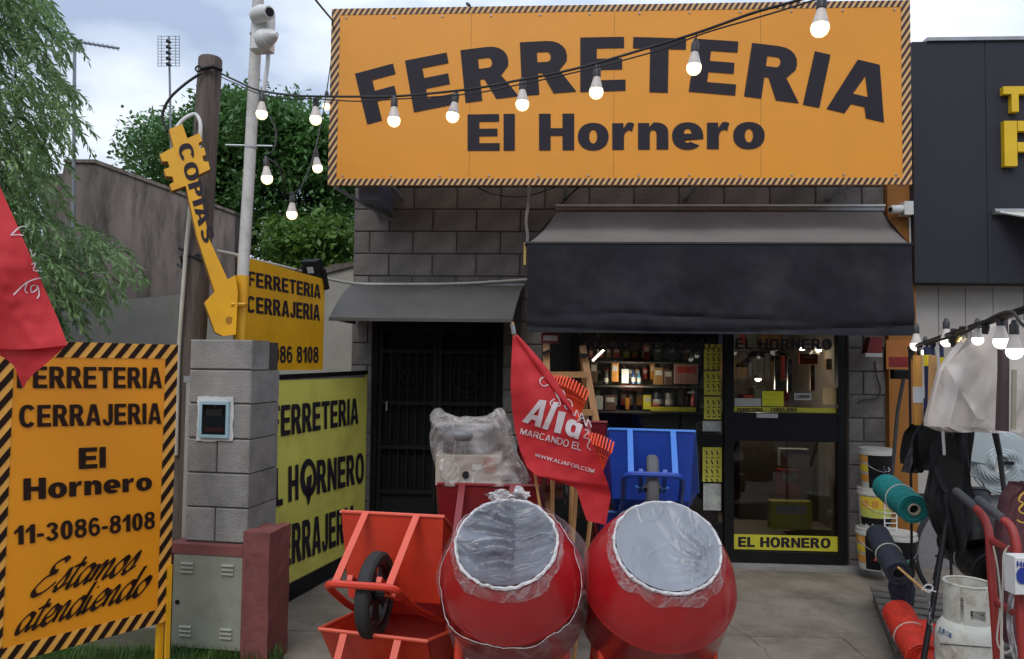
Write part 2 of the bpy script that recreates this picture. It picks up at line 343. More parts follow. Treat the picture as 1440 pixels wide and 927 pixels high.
    if c == 'C': w_ = .82; return w_, [_sup(.43, .5, .43, .52, 38, 322, 22)+_sup(.43, .5, .43-s, .52-t*1.02, 318, 42, 18)]
    if c == 'G': w_ = .86; return w_, [_sup(.43, .5, .43, .52, 38, 312, 22)+[(.84, .14), (.84, .54), (.46, .54), (.46, .54-t*.9), (.84-s*.9, .54-t*.9), (.84-s*.9, .24)]+_sup(.43, .5, .43-s, .52-t*1.02, 296, 42, 16)]
    if c == 'S':
        w_ = .74; p = _arc(.36, .745, .25, .165, 25, 205, 12)[:-1]+_arc(.38, .26, .245, .165, 85, -155, 16)
        p = _arc(.365, .725, .245, .195, 20, 240, 12)+_arc(.375, .275, .255, .195, 60, -160, 14)
        return w_, [_stroke(p, lambda d: s*.9+(t*1.05-s*.9)*abs(d.x))]
    if c == 'J': w_ = .60; return w_, [[(w_, 1), (w_-s, 1), (w_-s, .34)]+_sup(.29, .30, .29-s*.9+.02, .30-t+.02, 0, -175, 10)[1:]+[(0, .28)]+_sup(.30, .30, .30, .32, -178, 0, 12)]
    if c == '1': w_ = .46; return w_, [[(w_-s, 0), (w_, 0), (w_, 1), (w_-s*.85, 1), (w_-s-.05, .86), (0, .72), (0, .54), (w_-s, .68)]]
    if c == '3':
        p = _arc(.31, .735, .205, .175, 170, -75, 12)+_arc(.31, .275, .225, .195, 75, -170, 12)
        return .66, [_stroke(p, lambda d: s*.85+(t-s*.85)*abs(d.x))]
    if c == '6':
        w_ = .64; m_ = w_/2; s = min(s, .205)
        return w_, [_sup(m_, .5, m_, .52, 38, 180, 12)+_sup(m_, .5, m_, .52, 180, 270, 8)[1:]+_sup(m_, .32, m_, .34, 270, 360, 8)[1:]+_sup(m_, .32, m_, .34, 0, 120, 8)[1:]+[(s*.9, .62)]+_sup(m_, .5, m_-s*.9, .52-t, 140, 45, 8), _sup(m_, .32, m_-s*.92, .34-t*.95, 0, 360, 16)[:-1]]
    if c == '8':
        w_ = .66; m_ = w_/2; s = min(s, .225)
        return w_, [_sup(m_, .29, m_, .31, -245, 65, 20)+_sup(m_, .755, m_*.93, .265, -50, 230, 18), _sup(m_, .285, m_-s*.9, .305-t*.95, 0, 360, 14)[:-1], _sup(m_, .76, m_*.93-s*.86, .26-t*.93, 0, 360, 14)[:-1]]
    if c == 'n': w_ = .68; return w_, [[(0, 0), (s, 0), (s, .40)]+_sup((s+w_-s)/2, .40, (w_-2*s)/2+.001, X-t*.95-.40, 180, 0, 8)[1:]+[(w_-s, 0), (w_, 0), (w_, .46)]+_sup(w_-.30, .46, .30, X+.015-.46, 0, 95, 8)[1:]+[(s*.95, .62), (s*.95, X), (0, X)]]
    if c == 'r': w_ = .50; return w_, [[(0, 0), (s, 0), (s, .34)]+_sup(s+.17, .34, .17, .20, 180, 80, 5)[1:]+[(w_-.06, .50), (w_, .71)]+_sup(.40, .5, .13, .25, 70, 120, 4)+[(s*.95, .58), (s*.95, X), (0, X)]]
    if c == 'i': return s, [[(0, 0), (s, 0), (s, X), (0, X)]]
    if c == 'a':
        w_ = .68; m_ = .33
        return w_, [[(w_-s, 0), (w_, 0), (w_, X), (w_-s, X), (w_-s, X-.07)]+_sup(m_, X/2, m_, X/2+.02, 65, 295, 18)+[(w_-s, .08)], _sup(m_+.02, X/2, m_-s*.85, X/2-t*.9, 0, 360, 14)[:-1]]
    if c == 'e':
        w_ = .70; m_ = w_/2; h_ = X/2; b0 = h_-t*.42; b1 = h_+t*.30
        return w_, [_sup(m_, h_, m_, h_+.015, 5, 318, 22, .92)+_sup(m_, h_, m_-s*.98, h_-t*.85, 305, 205, 8, .95)+[(s*.95, b0), (w_, b0)], [(s*1.0, b1), (w_-s, b1)]+_sup(m_, b1, m_-s, X-t*.8-b1, 10, 170, 8)]
    return .6, [[(0, 0), (.5, 0), (.5, .8), (0, .8)]]
GW = {'black': (.265, .205), 'bold': (.255, .17), 'reg': (.15, .12)}
def textgeo(s, off=.035, sx=1.0, space=1.0, shear=0):
    key = (s, off, space)
    if key in TX: return TX[key]
    st, tt = GW['black'] if off >= .055 else GW['bold'] if off > .025 else GW['reg']
    x = 0; vs = []; fs = []; gap = (.075 if off >= .055 else .10)*space
    for c in s:
        if c == 'I' and len(s) == 1: pass
        w_, cs = glyph(c, st, tt)
        if cs:
            tri = tessellate_polygon([[V((a, b, 0)) for a, b in co] for co in cs]); o = len(vs)
            vs += [(a+x, b) for co in cs for a, b in co]; fs += [tuple(i+o for i in f) for f in tri]
        x += w_+gap
    tot = x-gap; TX[key] = ([(a/tot, b) for a, b in vs], fs); return TX[key]
# ---------------------------------------------------------------- shared materials
m_conc = mat('concrete_floor', (.245, .21, .17), .8, var=.28, scale=1.3, bump=.5, bscale=60, dirt=(.085, .07, .055), dscale=1.1, damt=.85, spec=.3)
m_asph = mat('asphalt', (.05, .05, .05), .85, var=.2, bump=.5, bscale=200)
m_dirt = mat('soil', (.06, .055, .03), .9, var=.4, bump=.6, bscale=30)
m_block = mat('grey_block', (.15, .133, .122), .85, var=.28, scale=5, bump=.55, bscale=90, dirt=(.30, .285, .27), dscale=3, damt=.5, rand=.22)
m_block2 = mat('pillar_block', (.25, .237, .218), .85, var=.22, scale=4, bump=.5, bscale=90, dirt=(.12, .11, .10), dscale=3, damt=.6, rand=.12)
m_mortar = mat('mortar', (.115, .092, .08), .95, var=.3, scale=20, bump=.5)
m_redp = mat('red_painted_masonry', (.20, .062, .055), .75, var=.2, scale=6, bump=.7, bscale=18, dirt=(.12, .055, .05), damt=.5)
m_black = mat('black_metal', (.008, .008, .009), .5, var=.2, bump=.05, spec=.25)
m_dark = mat('dark_gate_metal', (.004, .004, .005), .6, var=.3, spec=.2)
m_orange = mat('orange_sign_print', (.80, .31, .018), .38, var=.05, scale=1.5, bump=.25, bscale=1.2, dirt=(.62, .25, .03), dscale=1.0, damt=.25)
m_orange2 = mat('bright_orange_print', (.88, .32, .006), .45, var=.03, scale=2, dirt=(.62, .24, .01), dscale=1.4, damt=.3)
m_ink = mat('dark_print', (.024, .019, .027), .55, var=.1, spec=.22)
m_ink2 = mat('brown_black_print', (.022, .009, .005), .6, var=.1, spec=.2)
m_stripe = mat('brown_stripe_print', (.045, .015, .01), .5, var=.1)
m_tan = mat('tan_stripe_print', (.72, .42, .17), .5, var=.05)
m_yel = mat('yellow_enamel', (.80, .40, .012), .4, var=.08, scale=3, dirt=(.45, .2, .01), dscale=8, damt=.25, coat=.2)
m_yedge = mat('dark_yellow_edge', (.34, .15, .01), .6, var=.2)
m_steel = mat('galvanised_steel', (.35, .35, .36), .4, .6, var=.2, bump=.1)
m_white = mat('white_plastic', (.7, .7, .68), .4, var=.08, dirt=(.4, .38, .34), damt=.3)
m_cable = mat('black_cable', (.015, .013, .013), .6, var=.1)
m_wood = mat('pole_wood', (.11, .085, .07), .85, var=.35, scale=3, bump=.8, bscale=12, stretch=(8, 8, .6), dirt=(.035, .025, .02), damt=.8)
m_pine = mat('pine_wood', (.55, .30, .11), .6, var=.2, scale=3, stretch=(6, 6, .8), bump=.2, dirt=(.3, .15, .05), damt=.4)
m_plaster = mat('grey_plaster', (.33, .315, .28), .85, var=.15, scale=1.5, bump=.3, dirt=(.2, .19, .165), dscale=.8, damt=.7)
m_glass = glassmat()
W4 = M4.Identity(4)
FA = Frame(0, 6.7, R(-3.3))
FS = Frame(-1.275, 6.63, R(75.5))
h = FA.h
# ---------------------------------------------------------------- ground
def gsheet(x0, x1, y0, y1, z): return MB().add([(x0, y0, z), (x1, y0, z), (x1, y1, z), (x0, y1, z)], [(0, 1, 2, 3)])
solo('ground', gsheet(-600, 600, -600, 600, -.06), m_dirt, None, None, kind='structure')
solo('road', gsheet(-200, 200, -14, -2.2, -.05), m_asph, None, None, kind='structure')
# pavement in cast bays with recessed joints
pv = MB(); xs = [-14, -9.2, -6.1, -3.1, -1.72, .28, 2.15, 4.6, 7.5, 12, 18]; ys = [-2, .6, 3.0, 4.9, 6.62]
bay = thing('pavement', 'x', 'x'); del bay['label']; del bay['category']; bay['kind'] = 'structure'
base = MB().box(-14, 18, -2, 6.7, -.2, -.012); part('joint_bed', base, m_mortar, bay)
for i in range(len(xs)-1):
    for j in range(len(ys)-1):
        if xs[i+1] <= -3.0 and ys[j] > 2: continue
        b = MB().box(xs[i]+.003, xs[i+1]-.003, ys[j]+.003, ys[j+1]-.003, -.1, random.uniform(-.002, .002)); part('concrete_slab', b, m_conc, bay)
rc = random.Random(21)
for (x_, y_, a_) in ((-1.2, 3.2, 1.2), (.9, 5.9, -.5), (2.0, 5.2, 2.3), (-.7, 5.0, .3), (1.5, 4.2, .9), (-1.1, 6.0, -.9)):
    p = V((x_, y_, .004)); L_, Rr = [], []
    for k in range(26):
        a_ += rc.gauss(0, .35); p = p+V((cos(a_), sin(a_), 0))*.05; w_ = .0022*(1-abs(k-12)/14); q_ = V((-sin(a_), cos(a_), 0))*w_; L_.append(p+q_); Rr.append(p-q_)
    part('crack', MB().add(L_+Rr, [(i, i+1, 26+i+1, 26+i) for i in range(25)]), m_mortar, bay)
# grass strip by the pillar
def grass(name, n, x0, x1, y0, y1, hh, excl=None):
    mb = MB(); rd = random.Random(3)
    for _ in range(n):
        x = rd.uniform(x0, x1); y = rd.uniform(y0, y1)
        if excl and excl(x, y): continue
        a = rd.uniform(0, 2*pi); l = rd.uniform(.4, 1)*hh; le = rd.uniform(.1, .6)*l; wv = rd.uniform(.002, .0045)
        d = V((cos(a), sin(a), 0)); s = V((-d.y, d.x, 0))*wv; b = V((x, y, 0))
        mb.add([b-s, b+s, b+d*le*.4+V((0, 0, l*.6))+s*.7, b+d*le*.4+V((0, 0, l*.6))-s*.7, b+d*le+V((0, 0, l))], [(0, 1, 2, 3), (3, 2, 4)])
    return mb
m_grass = mat('grass_blades', (.075, .15, .028), .6, var=.45, scale=5, trans=.3)
solo('soil_bed', MB().box(-6, -1.78, 2.3, 4.9, -.1, .006), m_dirt, None, None, kind='structure')
g = solo('grass', grass('grass', 42000, -3.2, -1.30, 3.2, 4.38, .14, lambda x, y: x > -1.75+random.random()*.12 and y < 4.28), m_grass, 'uncut green grass growing at the foot of the orange board and meter pillar', 'grass', kind='stuff')

# ---------------------------------------------------------------- the hardware shop building
shop = thing('shop_building', 'dark grey concrete block hardware shop with black door and window under awning', 'shop', FA.M)
xL = h(497, 330).x; xR = h(1243, 330).x; bw = .3985; bh = .2035
zrow = h(620, 294.5).z       # joint height between first two rows under the big sign
gx0, gx1, gz1 = h(521, 600).x, h(706, 600).x, h(600, 452).z
wx0, wx1 = h(762, 600).x, h(1193, 600).x; wz1 = h(900, 440).z
def opening(a, b, z0, z1):
    for (p, q, r) in ((gx0, gx1, gz1), (wx0, wx1, wz1)):
        if z0 < r-.05 and b > p+.02 and a < q-.02: return (p, q)
    return None
# mortar core around the openings
mc = MB(); ztop = 4.05
for (a, b, c, d) in ((xL+.01, gx0, 0, ztop), (gx0, gx1, gz1, ztop), (gx1, wx0, 0, ztop), (wx0, wx1, wz1, ztop), (wx1, xR+.2, 0, ztop)):
    mc.box(a, b, .012, .19, c, d)
part('mortar_wall', mc, m_mortar, shop)
x0j = h(582, 275).x
r0 = math.floor((0-zrow)/bh)
meshc = {}
for r in range(r0, 6):
    z0 = zrow+r*bh; z1 = z0+bh
    if z0 < 0: z0 = .0
    if z0 > ztop-.1: break
    offx = x0j + (bw/2*.9 if r % 2 else 0)
    k = math.floor((xL-offx)/bw)
    while True:
        a = offx+k*bw; b = a+bw; k += 1
        if a > xR: break
        a = max(a, xL); b = min(b, xR)
        spans = [(a, b)]
        op = opening(a, b, z0, z1)
        if op:
            spans = []
            if a < op[0]: spans.append((a, op[0]))
            if b > op[1]: spans.append((op[1], b))
        for (p, q) in spans:
            if q-p < .04: continue
            hgt = z1-z0-.011
            key = (round(q-p, 2), round(hgt, 2))
            if key not in meshc:
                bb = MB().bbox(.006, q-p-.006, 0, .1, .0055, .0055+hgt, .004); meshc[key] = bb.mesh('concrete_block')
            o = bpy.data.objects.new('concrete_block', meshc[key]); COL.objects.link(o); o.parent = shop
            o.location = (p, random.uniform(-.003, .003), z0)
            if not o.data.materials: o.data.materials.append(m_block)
# side walls, back, roof, floor of the shop room
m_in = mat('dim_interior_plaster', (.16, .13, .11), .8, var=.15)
D = 3.4
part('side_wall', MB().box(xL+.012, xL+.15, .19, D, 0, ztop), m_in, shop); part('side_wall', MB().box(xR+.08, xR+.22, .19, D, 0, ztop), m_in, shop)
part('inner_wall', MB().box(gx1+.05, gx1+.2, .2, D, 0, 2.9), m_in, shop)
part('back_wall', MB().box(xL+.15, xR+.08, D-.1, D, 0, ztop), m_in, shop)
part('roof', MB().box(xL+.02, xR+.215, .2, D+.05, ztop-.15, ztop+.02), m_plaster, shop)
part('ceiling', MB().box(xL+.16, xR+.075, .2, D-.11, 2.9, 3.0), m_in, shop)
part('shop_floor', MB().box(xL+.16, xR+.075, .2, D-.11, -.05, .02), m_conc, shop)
part('threshold', MB().box(h(1005, 785).x, h(1215, 785).x, -.12, .05, 0, .028), m_block2, shop)
# orange pier at the right end
pr0, pr1 = h(1243, 330).x+.006, h(1283, 330).x-.004
m_opier = mat('orange_painted_wall', (.30, .115, .015), .7, var=.12, scale=4, dirt=(.17, .065, .012), damt=.5)
part('orange_pier', MB().box(pr0, pr1, -.06, .2, 0, ztop-.05), m_opier, shop)
# ---- iron gate door
gate = thing('iron_gate', 'black double iron gate with ring ornaments under the small curved canopy', 'gate', FA.M)
gm = (gx0+gx1)/2
part('backing_sheet', MB().box(gx0+.03, gx1-.03, .10, .115, .02, gz1-.03), m_dark, gate)
fr = MB().box(gx0, gx0+.05, .02, .10, 0, gz1).box(gx1-.05, gx1, .02, .10, 0, gz1).box(gx0+.05, gx1-.05, .02, .10, gz1-.05, gz1)
part('gate_frame', fr, m_dark, gate)
for s in (0, 1):
    a, b = (gx0+.055, gm-.004) if s == 0 else (gm+.004, gx1-.055)
    lf = MB().box(a, a+.035, .04, .085, .03, gz1-.055).box(b-.035, b, .04, .085, .03, gz1-.055)
    for z in (.03, .55, .95, 1.35, 1.82, gz1-.09): lf.box(a+.035, b-.035, .042, .083, z, z+.035)
    lf.box(a+.035, b-.035, .075, .083, .065, .55)
    part('gate_leaf', lf, m_black, gate)
    c = (a+b)/2
    for rr in (.13, .06):
        part('ring_ornament', MB().tube([(c+rr*cos(t*pi/12), .06, 1.6+rr*sin(t*pi/12)) for t in range(25)], .008, 5, False), m_black, gate)
    for k in range(1, 6):
        x = a+.035+(b-a-.07)*k/6
        part('vertical_bar', MB().box(x-.006, x+.006, .054, .066, .585, 1.82), m_black, gate)
hd = MB().tube([(gm-.45, .02, 1.38), (gm-.45, -.01, 1.38), (gm-.45, -.01, 1.30)], .008, 6)
part('door_handle', hd, m_steel, gate)
# ---- window and door set
shopfront = thing('shopfront_window', 'black framed display window with yellow price sheets under the big black awning', 'window', FA.M)
def bar(px0, px1, py0, py1, y0=.02, y1=.09):
    a = h(px0, py0); b = h(px1, py1); return MB().box(a.x, b.x, y0, y1, b.z, a.z)
wx_div = h(1018, 600).x; zt = wz1; zm0, zm1 = h(900, 624).z, h(900, 609).z; zb = h(900, 735).z
dx0, dx1 = h(1019, 600).x, h(1190, 600).x
part('dark_post', MB().box(wx0, h(803, 600).x, .0, .12, 0, zt), m_black, shopfront)
part('window_frame', MB().box(h(803, 600).x, wx_div-.002, .02, .10, zt-.07, zt).box(h(803, 600).x, wx_div-.002, .02, .10, zm0, zm1).box(h(803, 600).x, wx_div-.002, .02, .10, 0, zb).box(h(803, 600).x, h(812, 600).x, .02, .10, zb, zm0).box(h(803, 600).x, h(812, 600).x, .02, .10, zm1, zt-.07), m_black, shopfront)
part('upper_glass', MB().box(h(812, 600).x, wx_div-.002, .05, .056, zm1, zt-.07), m_glass, shopfront)
part('lower_glass', MB().box(h(812, 600).x, wx_div-.002, .05, .056, zb, zm0), m_glass, shopfront)
m_sheet = mat('yellow_price_sheet', (.62, .58, .07), .7, var=.1, scale=8, dirt=(.4, .36, .05), damt=.4)
m_wsheet = mat('pale_poster_paper', (.45, .46, .42), .7, var=.35, scale=14)
def fl(px0, px1, py0, py1, y):
    a = h(px0, py0, y); b = h(px1, py1, y); return MB().add([(a.x, y, b.z), (b.x, y, b.z), (b.x, y, a.z), (a.x, y, a.z)], [(0, 1, 2, 3)])
# price sheets: rows of small printed tools and prices
for (a, b, c, d) in ((990, 1014, 484, 520), (990, 1014, 522, 556), (990, 1014, 558, 590), (988, 1015, 629, 678)):
    part('price_sheet', fl(a, b, c, d, .047), m_sheet, shopfront)
    pk = MB(); yy = c+5; k = 0
    while yy < d-4:
        for xx in range(3):
            x = a+4+xx*7.5
            if k % 2 == 0: pk.f  # small pictures
            q0 = h(x, yy, .0455); q1 = h(x+(2 if k % 2 == 0 else 5), yy+(6 if k % 2 == 0 else 1.6), .0455)
            sl2 = .01 if k % 2 == 0 else 0
            pk.add([(q0.x, .0455, q0.z), (q0.x+.011+(0 if sl2 else .012), .0455, q0.z), (q1.x+sl2, .0455, q1.z), (q1.x-.011-(0 if sl2 else .012)+sl2, .0455, q1.z)], [(0, 1, 2, 3)])
        yy += 9 if k % 2 == 0 else 4; k += 1
    part('sheet_print', pk, m_ink, shopfront)
part('paper_poster', fl(989, 1014, 680, 718, .047), m_wsheet, shopfront)
part('paper_strip', fl(988, 1014, 592, 607, .047), m_wsheet, shopfront)
tb = MB(); pl = lambda y: (lambda px, py: h(px, py, y))
put_text(tb, 'PRECIO Y CALIDAD', [(812, 474), (1008, 475), (812, 491), (1008, 492)], pl(.047), .05)
part('window_lettering', tb, m_ink, shopfront)
door = thing('glass_shop_door', 'black framed glass shop door with yellow strip reading EL HORNERO', 'door', FA.M)
d0, d1 = h(1032, 600).x, h(1179, 600).x; u0, u1 = h(1100, 581).z, h(1100, 621).z; lb = h(1100, 777).z
df = MB().box(dx0, d0, .0, .085, .03, zt).box(d1, dx1, .0, .085, .03, zt).box(d0, d1, .0, .085, zt-.09, zt).box(d0, d1, .0, .085, .03, lb).box(d0, d1, .005, .08, u1, u0)
part('door_frame', df, m_black, door)
part('upper_glass', MB().box(d0, d1, .045, .051, u0, zt-.09), m_glass, door)
part('lower_glass', MB().box(d0, d1, .045, .051, lb, u1), m_glass, door)
m_band = mat('yellow_green_band', (.60, .55, .04), .55, var=.08)
part('yellow_band', fl(1032, 1179, 572, 581, .040), m_band, door)
part('yellow_band', fl(1031, 1179, 751, 776, .040), m_band, door)
tb = MB(); put_text(tb, 'EL HORNERO', [(1038, 755), (1168, 757), (1038, 769), (1168, 771)], pl(.037), .06); part('band_lettering', tb, m_ink, door)
tb = MB(); put_text(tb, 'FERRETERIA', [(1037, 574), (1073, 574), (1037, 579), (1073, 579)], pl(.037), .06)
put_text(tb, 'CERRAJERIA', [(1084, 574), (1121, 574), (1084, 579), (1121, 579)], pl(.037), .06); part('band_lettering', tb, m_ink, door)
tb = MB(); put_text(tb, 'EL HORNERO', [(1034, 476), (1170, 477), (1034, 491), (1170, 492)], pl(.037), .05); part('glass_lettering', tb, m_ink, door)
m_ynote = mat('yellow_note', (.72, .70, .02), .6, var=.05)
m_note = mat('white_note', (.5, .5, .47), .6, var=.1); m_pnote = mat('pale_orange_note', (.62, .42, .18), .6, var=.15)
for nm, bx, mm in (('yellow_note', (1072, 1102, 550, 571.5), m_ynote), ('white_note', (1033, 1070, 560, 571.5), m_note), ('white_note', (1117, 1141, 553, 563), m_note), ('pale_orange_note', (1157, 1177, 545, 569), m_pnote), ('pale_orange_note', (1064, 1094, 581.5, 588), m_note)):
    yy = .04 if bx[2] < 580 else -.003
    part(nm, fl(*bx, yy), mm, door)
tb = MB(); put_text(tb, 'CERRADO', [(1119, 555.5), (1139, 555), (1119, 560.5), (1139, 560)], pl(.037), .05); 
for (a, b, c) in ((1075, 1077, 553), (1080, 1095, 554.5), (1075, 1081, 562), (1083, 1087, 562), (1075, 1098, 568)): put_text(tb, '-', [(a, c-1), (b, c-1), (a, c+1), (b, c+1)], pl(.037), .02)
part('note_writing', tb, m_ink, door)

# ---------------------------------------------------------------- big arched sign
YS = -.82; hs = lambda px, py: h(px, py, YS)
tl, tr, bl_, br_ = hs(467, 13), hs(1280, 0), hs(460.5, 262), hs(1282, 258)
sx0, sx1, sz0, sz1 = (tl.x+bl_.x)/2, (tr.x+br_.x)/2, (bl_.z+br_.z)/2, (tl.z+tr.z)/2
sign = thing('shop_sign', 'wide orange shop sign with arched dark letters FERRETERIA above El Hornero', 'sign', FA.M)
part('sign_panel', MB().box(sx0, sx1, YS, YS+.02, sz0, sz1), m_orange, sign)
fb = MB()
for z in (sz0+.03, (sz0+sz1)/2, sz1-.06): fb.box(sx0+.02, sx1-.02, YS+.02, YS+.06, z, z+.04)
for k in range(7): x = sx0+.02+(sx1-sx0-.08)*k/6; fb.box(x, x+.04, YS+.06, YS+.10, sz0+.01, sz1-.01)
part('steel_frame', fb, m_steel, sign)
for k, x in enumerate((sx0+.42, sx0+1.9, sx1-1.6, sx1-.35)):
    part('wall_bracket', MB().box(x, x+.035, YS+.10, .0, sz0+.06, sz0+.095), m_steel, sign); part('wall_bracket', MB().box(x, x+.035, YS+.10, .0, 3.9, 3.935), m_steel, sign)
m_bluegrey = mat('blue_grey_sheet', (.12, .13, .17), .5, var=.1)
part('end_box', MB().box(sx0+.20, sx0+.36, -.62, -.02, sz0-.07, sz0+.5), m_bluegrey, sign)
part('diagonal_strut', MB().tube([(sx0+.05, YS+.03, sz0-.01), (sx0+.36, -.02, sz0-.14)], .013, 6), m_steel, sign)
part('top_hook', MB().tube([hs(662, 16)+V((0, .05, 0)), hs(659, 4)+V((0, .05, 0)), hs(655, -3)+V((0, .1, 0))], .014, 6), m_black, sign)
st = MB(); e_ = YS-.0035
for (a, b, c, d) in ((sx0, sx1, sz1-.052, sz1), (sx0, sx1, sz0, sz0+.052), (sx0, sx0+.07, sz0+.052, sz1-.052), (sx1-.07, sx1, sz0+.052, sz1-.052)):
    st.add([(a, e_+.0015, c), (b, e_+.0015, c), (b, e_+.0015, d), (a, e_+.0015, d)], [(0, 1, 2, 3)])
part('border_print', st, m_tan, sign)
st = MB(); stripes(st, sx0, sx1, sz0, sz1, .07, .0462, e_, .62, .052); part('stripe_print', st, m_stripe, sign)
PS = lambda px, py: h(px, py, YS-.005)
FERR = [('F', (499, 103.7), (552.7, 89.3), (516.3, 175), (570, 160.5)), ('E', (569.4, 85.3), (629.3, 73.6), (582, 157.9), (642, 146)),
 ('R', (647.4, 70.6), (717.6, 61.9), (654.7, 144.5), (726, 135.5)), ('R', (731, 59.5), (801, 56), (734.3, 134.8), (807, 129)),
 ('E', (816, 52.8), (878.8, 51.8), (816, 129.4), (879.8, 127.4)), ('T', (890.5, 52), (965, 54), (889, 129), (963.5, 131)),
 ('E', (980, 54.5), (1039.6, 58.5), (968.4, 128.8), (1034, 134.4)), ('R', (1057.7, 60.2), (1129, 69), (1046.3, 135.5), (1119.9, 144.8)),
 ('I', (1146, 72), (1168, 77), (1129, 147.2), (1152.3, 151.5)), ('A', (1181.4, 77.9), (1262.3, 97), (1162.3, 153.2), (1243.3, 172.2))]
for c, a, b, d, e in FERR:
    tb = MB(); put_text(tb, c, [a, b, d, e], PS, .065 if c != 'I' else .03); part('sign_letter', tb, m_ink, sign)
tb = MB(); put_text(tb, 'El', [(657.5, 161), (724, 160), (657.5, 212), (724, 211.7)], PS, .055, 1.15); part('sign_lettering', tb, m_ink, sign)
tb = MB(); put_text(tb, 'Hornero', [(758, 160), (1075.5, 158.5), (758, 211.5), (1075.5, 209)], PS, .055, 1.08); part('sign_lettering', tb, m_ink, sign)

# ---------------------------------------------------------------- big awning
YB = -1.12
awn = thing('shop_awning', 'large black canvas awning with faded top and deep front valance over the shopfront', 'awning', FA.M)
ax0, ax1 = h(742, 344, YB).x, h(1281, 346, YB).x; az = (h(742, 342, YB).z+h(1281, 345, YB).z)/2
bx0, bx1 = h(783, 300, -.06).x, h(1238, 300, -.06).x; bz = (h(783, 297, -.06).z+h(1238, 299, -.06).z)/2
vz = (h(742, 467, YB).z+h(1281, 471, YB).z)/2
m_canvT = mat('faded_canvas', (.15, .125, .11), .9, var=.12, scale=3, bump=.15, bscale=300, dirt=(.085, .07, .06), dscale=1.5, damt=.7)
m_canv = mat('black_canvas', (.017, .0168, .022), .85, spec=.25, var=.3, scale=2, bump=.15, bscale=300, dirt=(.045, .043, .048), dscale=1.8, damt=.6)
def cloth(x, z, k=1): return (.020*k*NZ.noise(V((x*2.2, z*3.5, 1.3))))+.009*k*NZ.noise(V((x*9, z*9, 3)))
def top_fn(u, v):
    a = V((bx0, -.09, bz)).lerp(V((bx1, -.09, bz)), u); b = V((ax0, YB, az)).lerp(V((ax1, YB, az)), u)
    p = a.lerp(b, v); p.z -= .035*sin(pi*v)+cloth(p.x, v)*sin(pi*v); return p
part('canvas_top', MB().grid(top_fn, 60, 16), m_canvT, awn, smooth=True)
def val_fn(u, v):
    x = ax0+(ax1-ax0)*u; z = az-.004-(az-vz)*v
    y = YB-.012 + v*v*(.02*sin(u*17)+.03*NZ.noise(V((u*5, v*2, 0)))) + cloth(x, z, 1.4)*v
    y += .018*math.exp(-((v-.93-.05*sin(u*4))/.03)**2)
    y += .022*math.exp(-((v-(.78+.17*abs(u-.25)))/.025)**2)*max(0, 1-abs(u-.4)*2.2)
    return V((x, y, z))
part('valance', MB().grid(val_fn, 140, 36), m_canv, awn, smooth=True)
for s, (xa, xb) in enumerate(((bx0, ax0), (bx1, ax1))):
    part('side_flap', MB().add([(xa, -.09, bz-.005), (xb, YB, az-.005), (xb, YB+.005, vz+.02), (xa+(xb-xa)*.3, -.5, bz-.62)], [(0, 1, 2, 3)]), m_canv, awn)
part('front_bar', MB().tube([(ax0-.02, YB, az), (ax1+.01, YB, az)], .016, 8), m_black, awn)
part('wall_rail', MB().box(bx0-.01, bx1+.02, -.10, -.02, bz+.005, bz+.05), m_steel, awn)
part('rail_lip', MB().box(bx0-.01, bx1+.02, -.12, -.10, bz+.038, bz+.055), m_white, awn)
for x in (ax0+.35, ax1-.35): part('folding_arm', MB().tube([(x, -.05, bz-.25), (x+.1, -.6, bz-.35), (x, YB+.02, az-.02)], .016, 6), m_black, awn)
m_brass = mat('yellowed_bracket', (.4, .3, .07), .5, var=.2)
part('end_bracket', MB().box(ax0-.03, ax0-.012, YB+.01, YB+.10, az-.16, az+.01), m_brass, awn)

# ---------------------------------------------------------------- small curved canopy over the gate
can = thing('door_canopy', 'small curved dark grey sheet canopy over the iron gate', 'canopy', FA.M)
c0, c1 = h(497, 404, -.02).x, h(738, 402, -.02).x; cz1 = h(620, 401, -.02).z; cz0 = h(590, 448, -.72).z
f0, f1 = h(463, 447, -.72).x, h(721, 451, -.72).x
def can_fn(u, v):
    a = c0+(f0-c0)*v; b = c1+(f1-c1)*v; t = v*pi/2
    return V((a+(b-a)*u, -.02-.70*(1-cos(t))*1.0 if False else -.02-.70*sin(t), cz0+(cz1-cz0)*cos(t)*1.0)) if False else V((a+(b-a)*u, -.02-.70*v, cz1-(cz1-cz0)*(v**1.5)))
m_canopy = mat('grey_canopy_sheet', (.075, .068, .062), .6, var=.12, scale=3, dirt=(.11, .1, .09), damt=.5)
part('curved_sheet', MB().grid(can_fn, 20, 12), m_canopy, can, smooth=True)
part('front_lip', MB().box(f0, f1, -.735, -.72, cz0-.025, cz0+.002), m_canopy, can)
for u in (0.02, .98):
    mb = MB(); rows = [can_fn(u, v/10) for v in range(11)]
    n = len(rows); mb.add([*rows]+[V((p.x, p.y, cz0-.02+(rows[0].z-cz0)*0)) for p in rows], [(i, i+1, i+1+n, i+n) for i in range(n-1)])
    part('end_plate', mb, m_canopy, can)
part('back_strip', MB().box(c0, c1, -.03, -.005, cz1-.03, cz1+.02), m_steel, can)
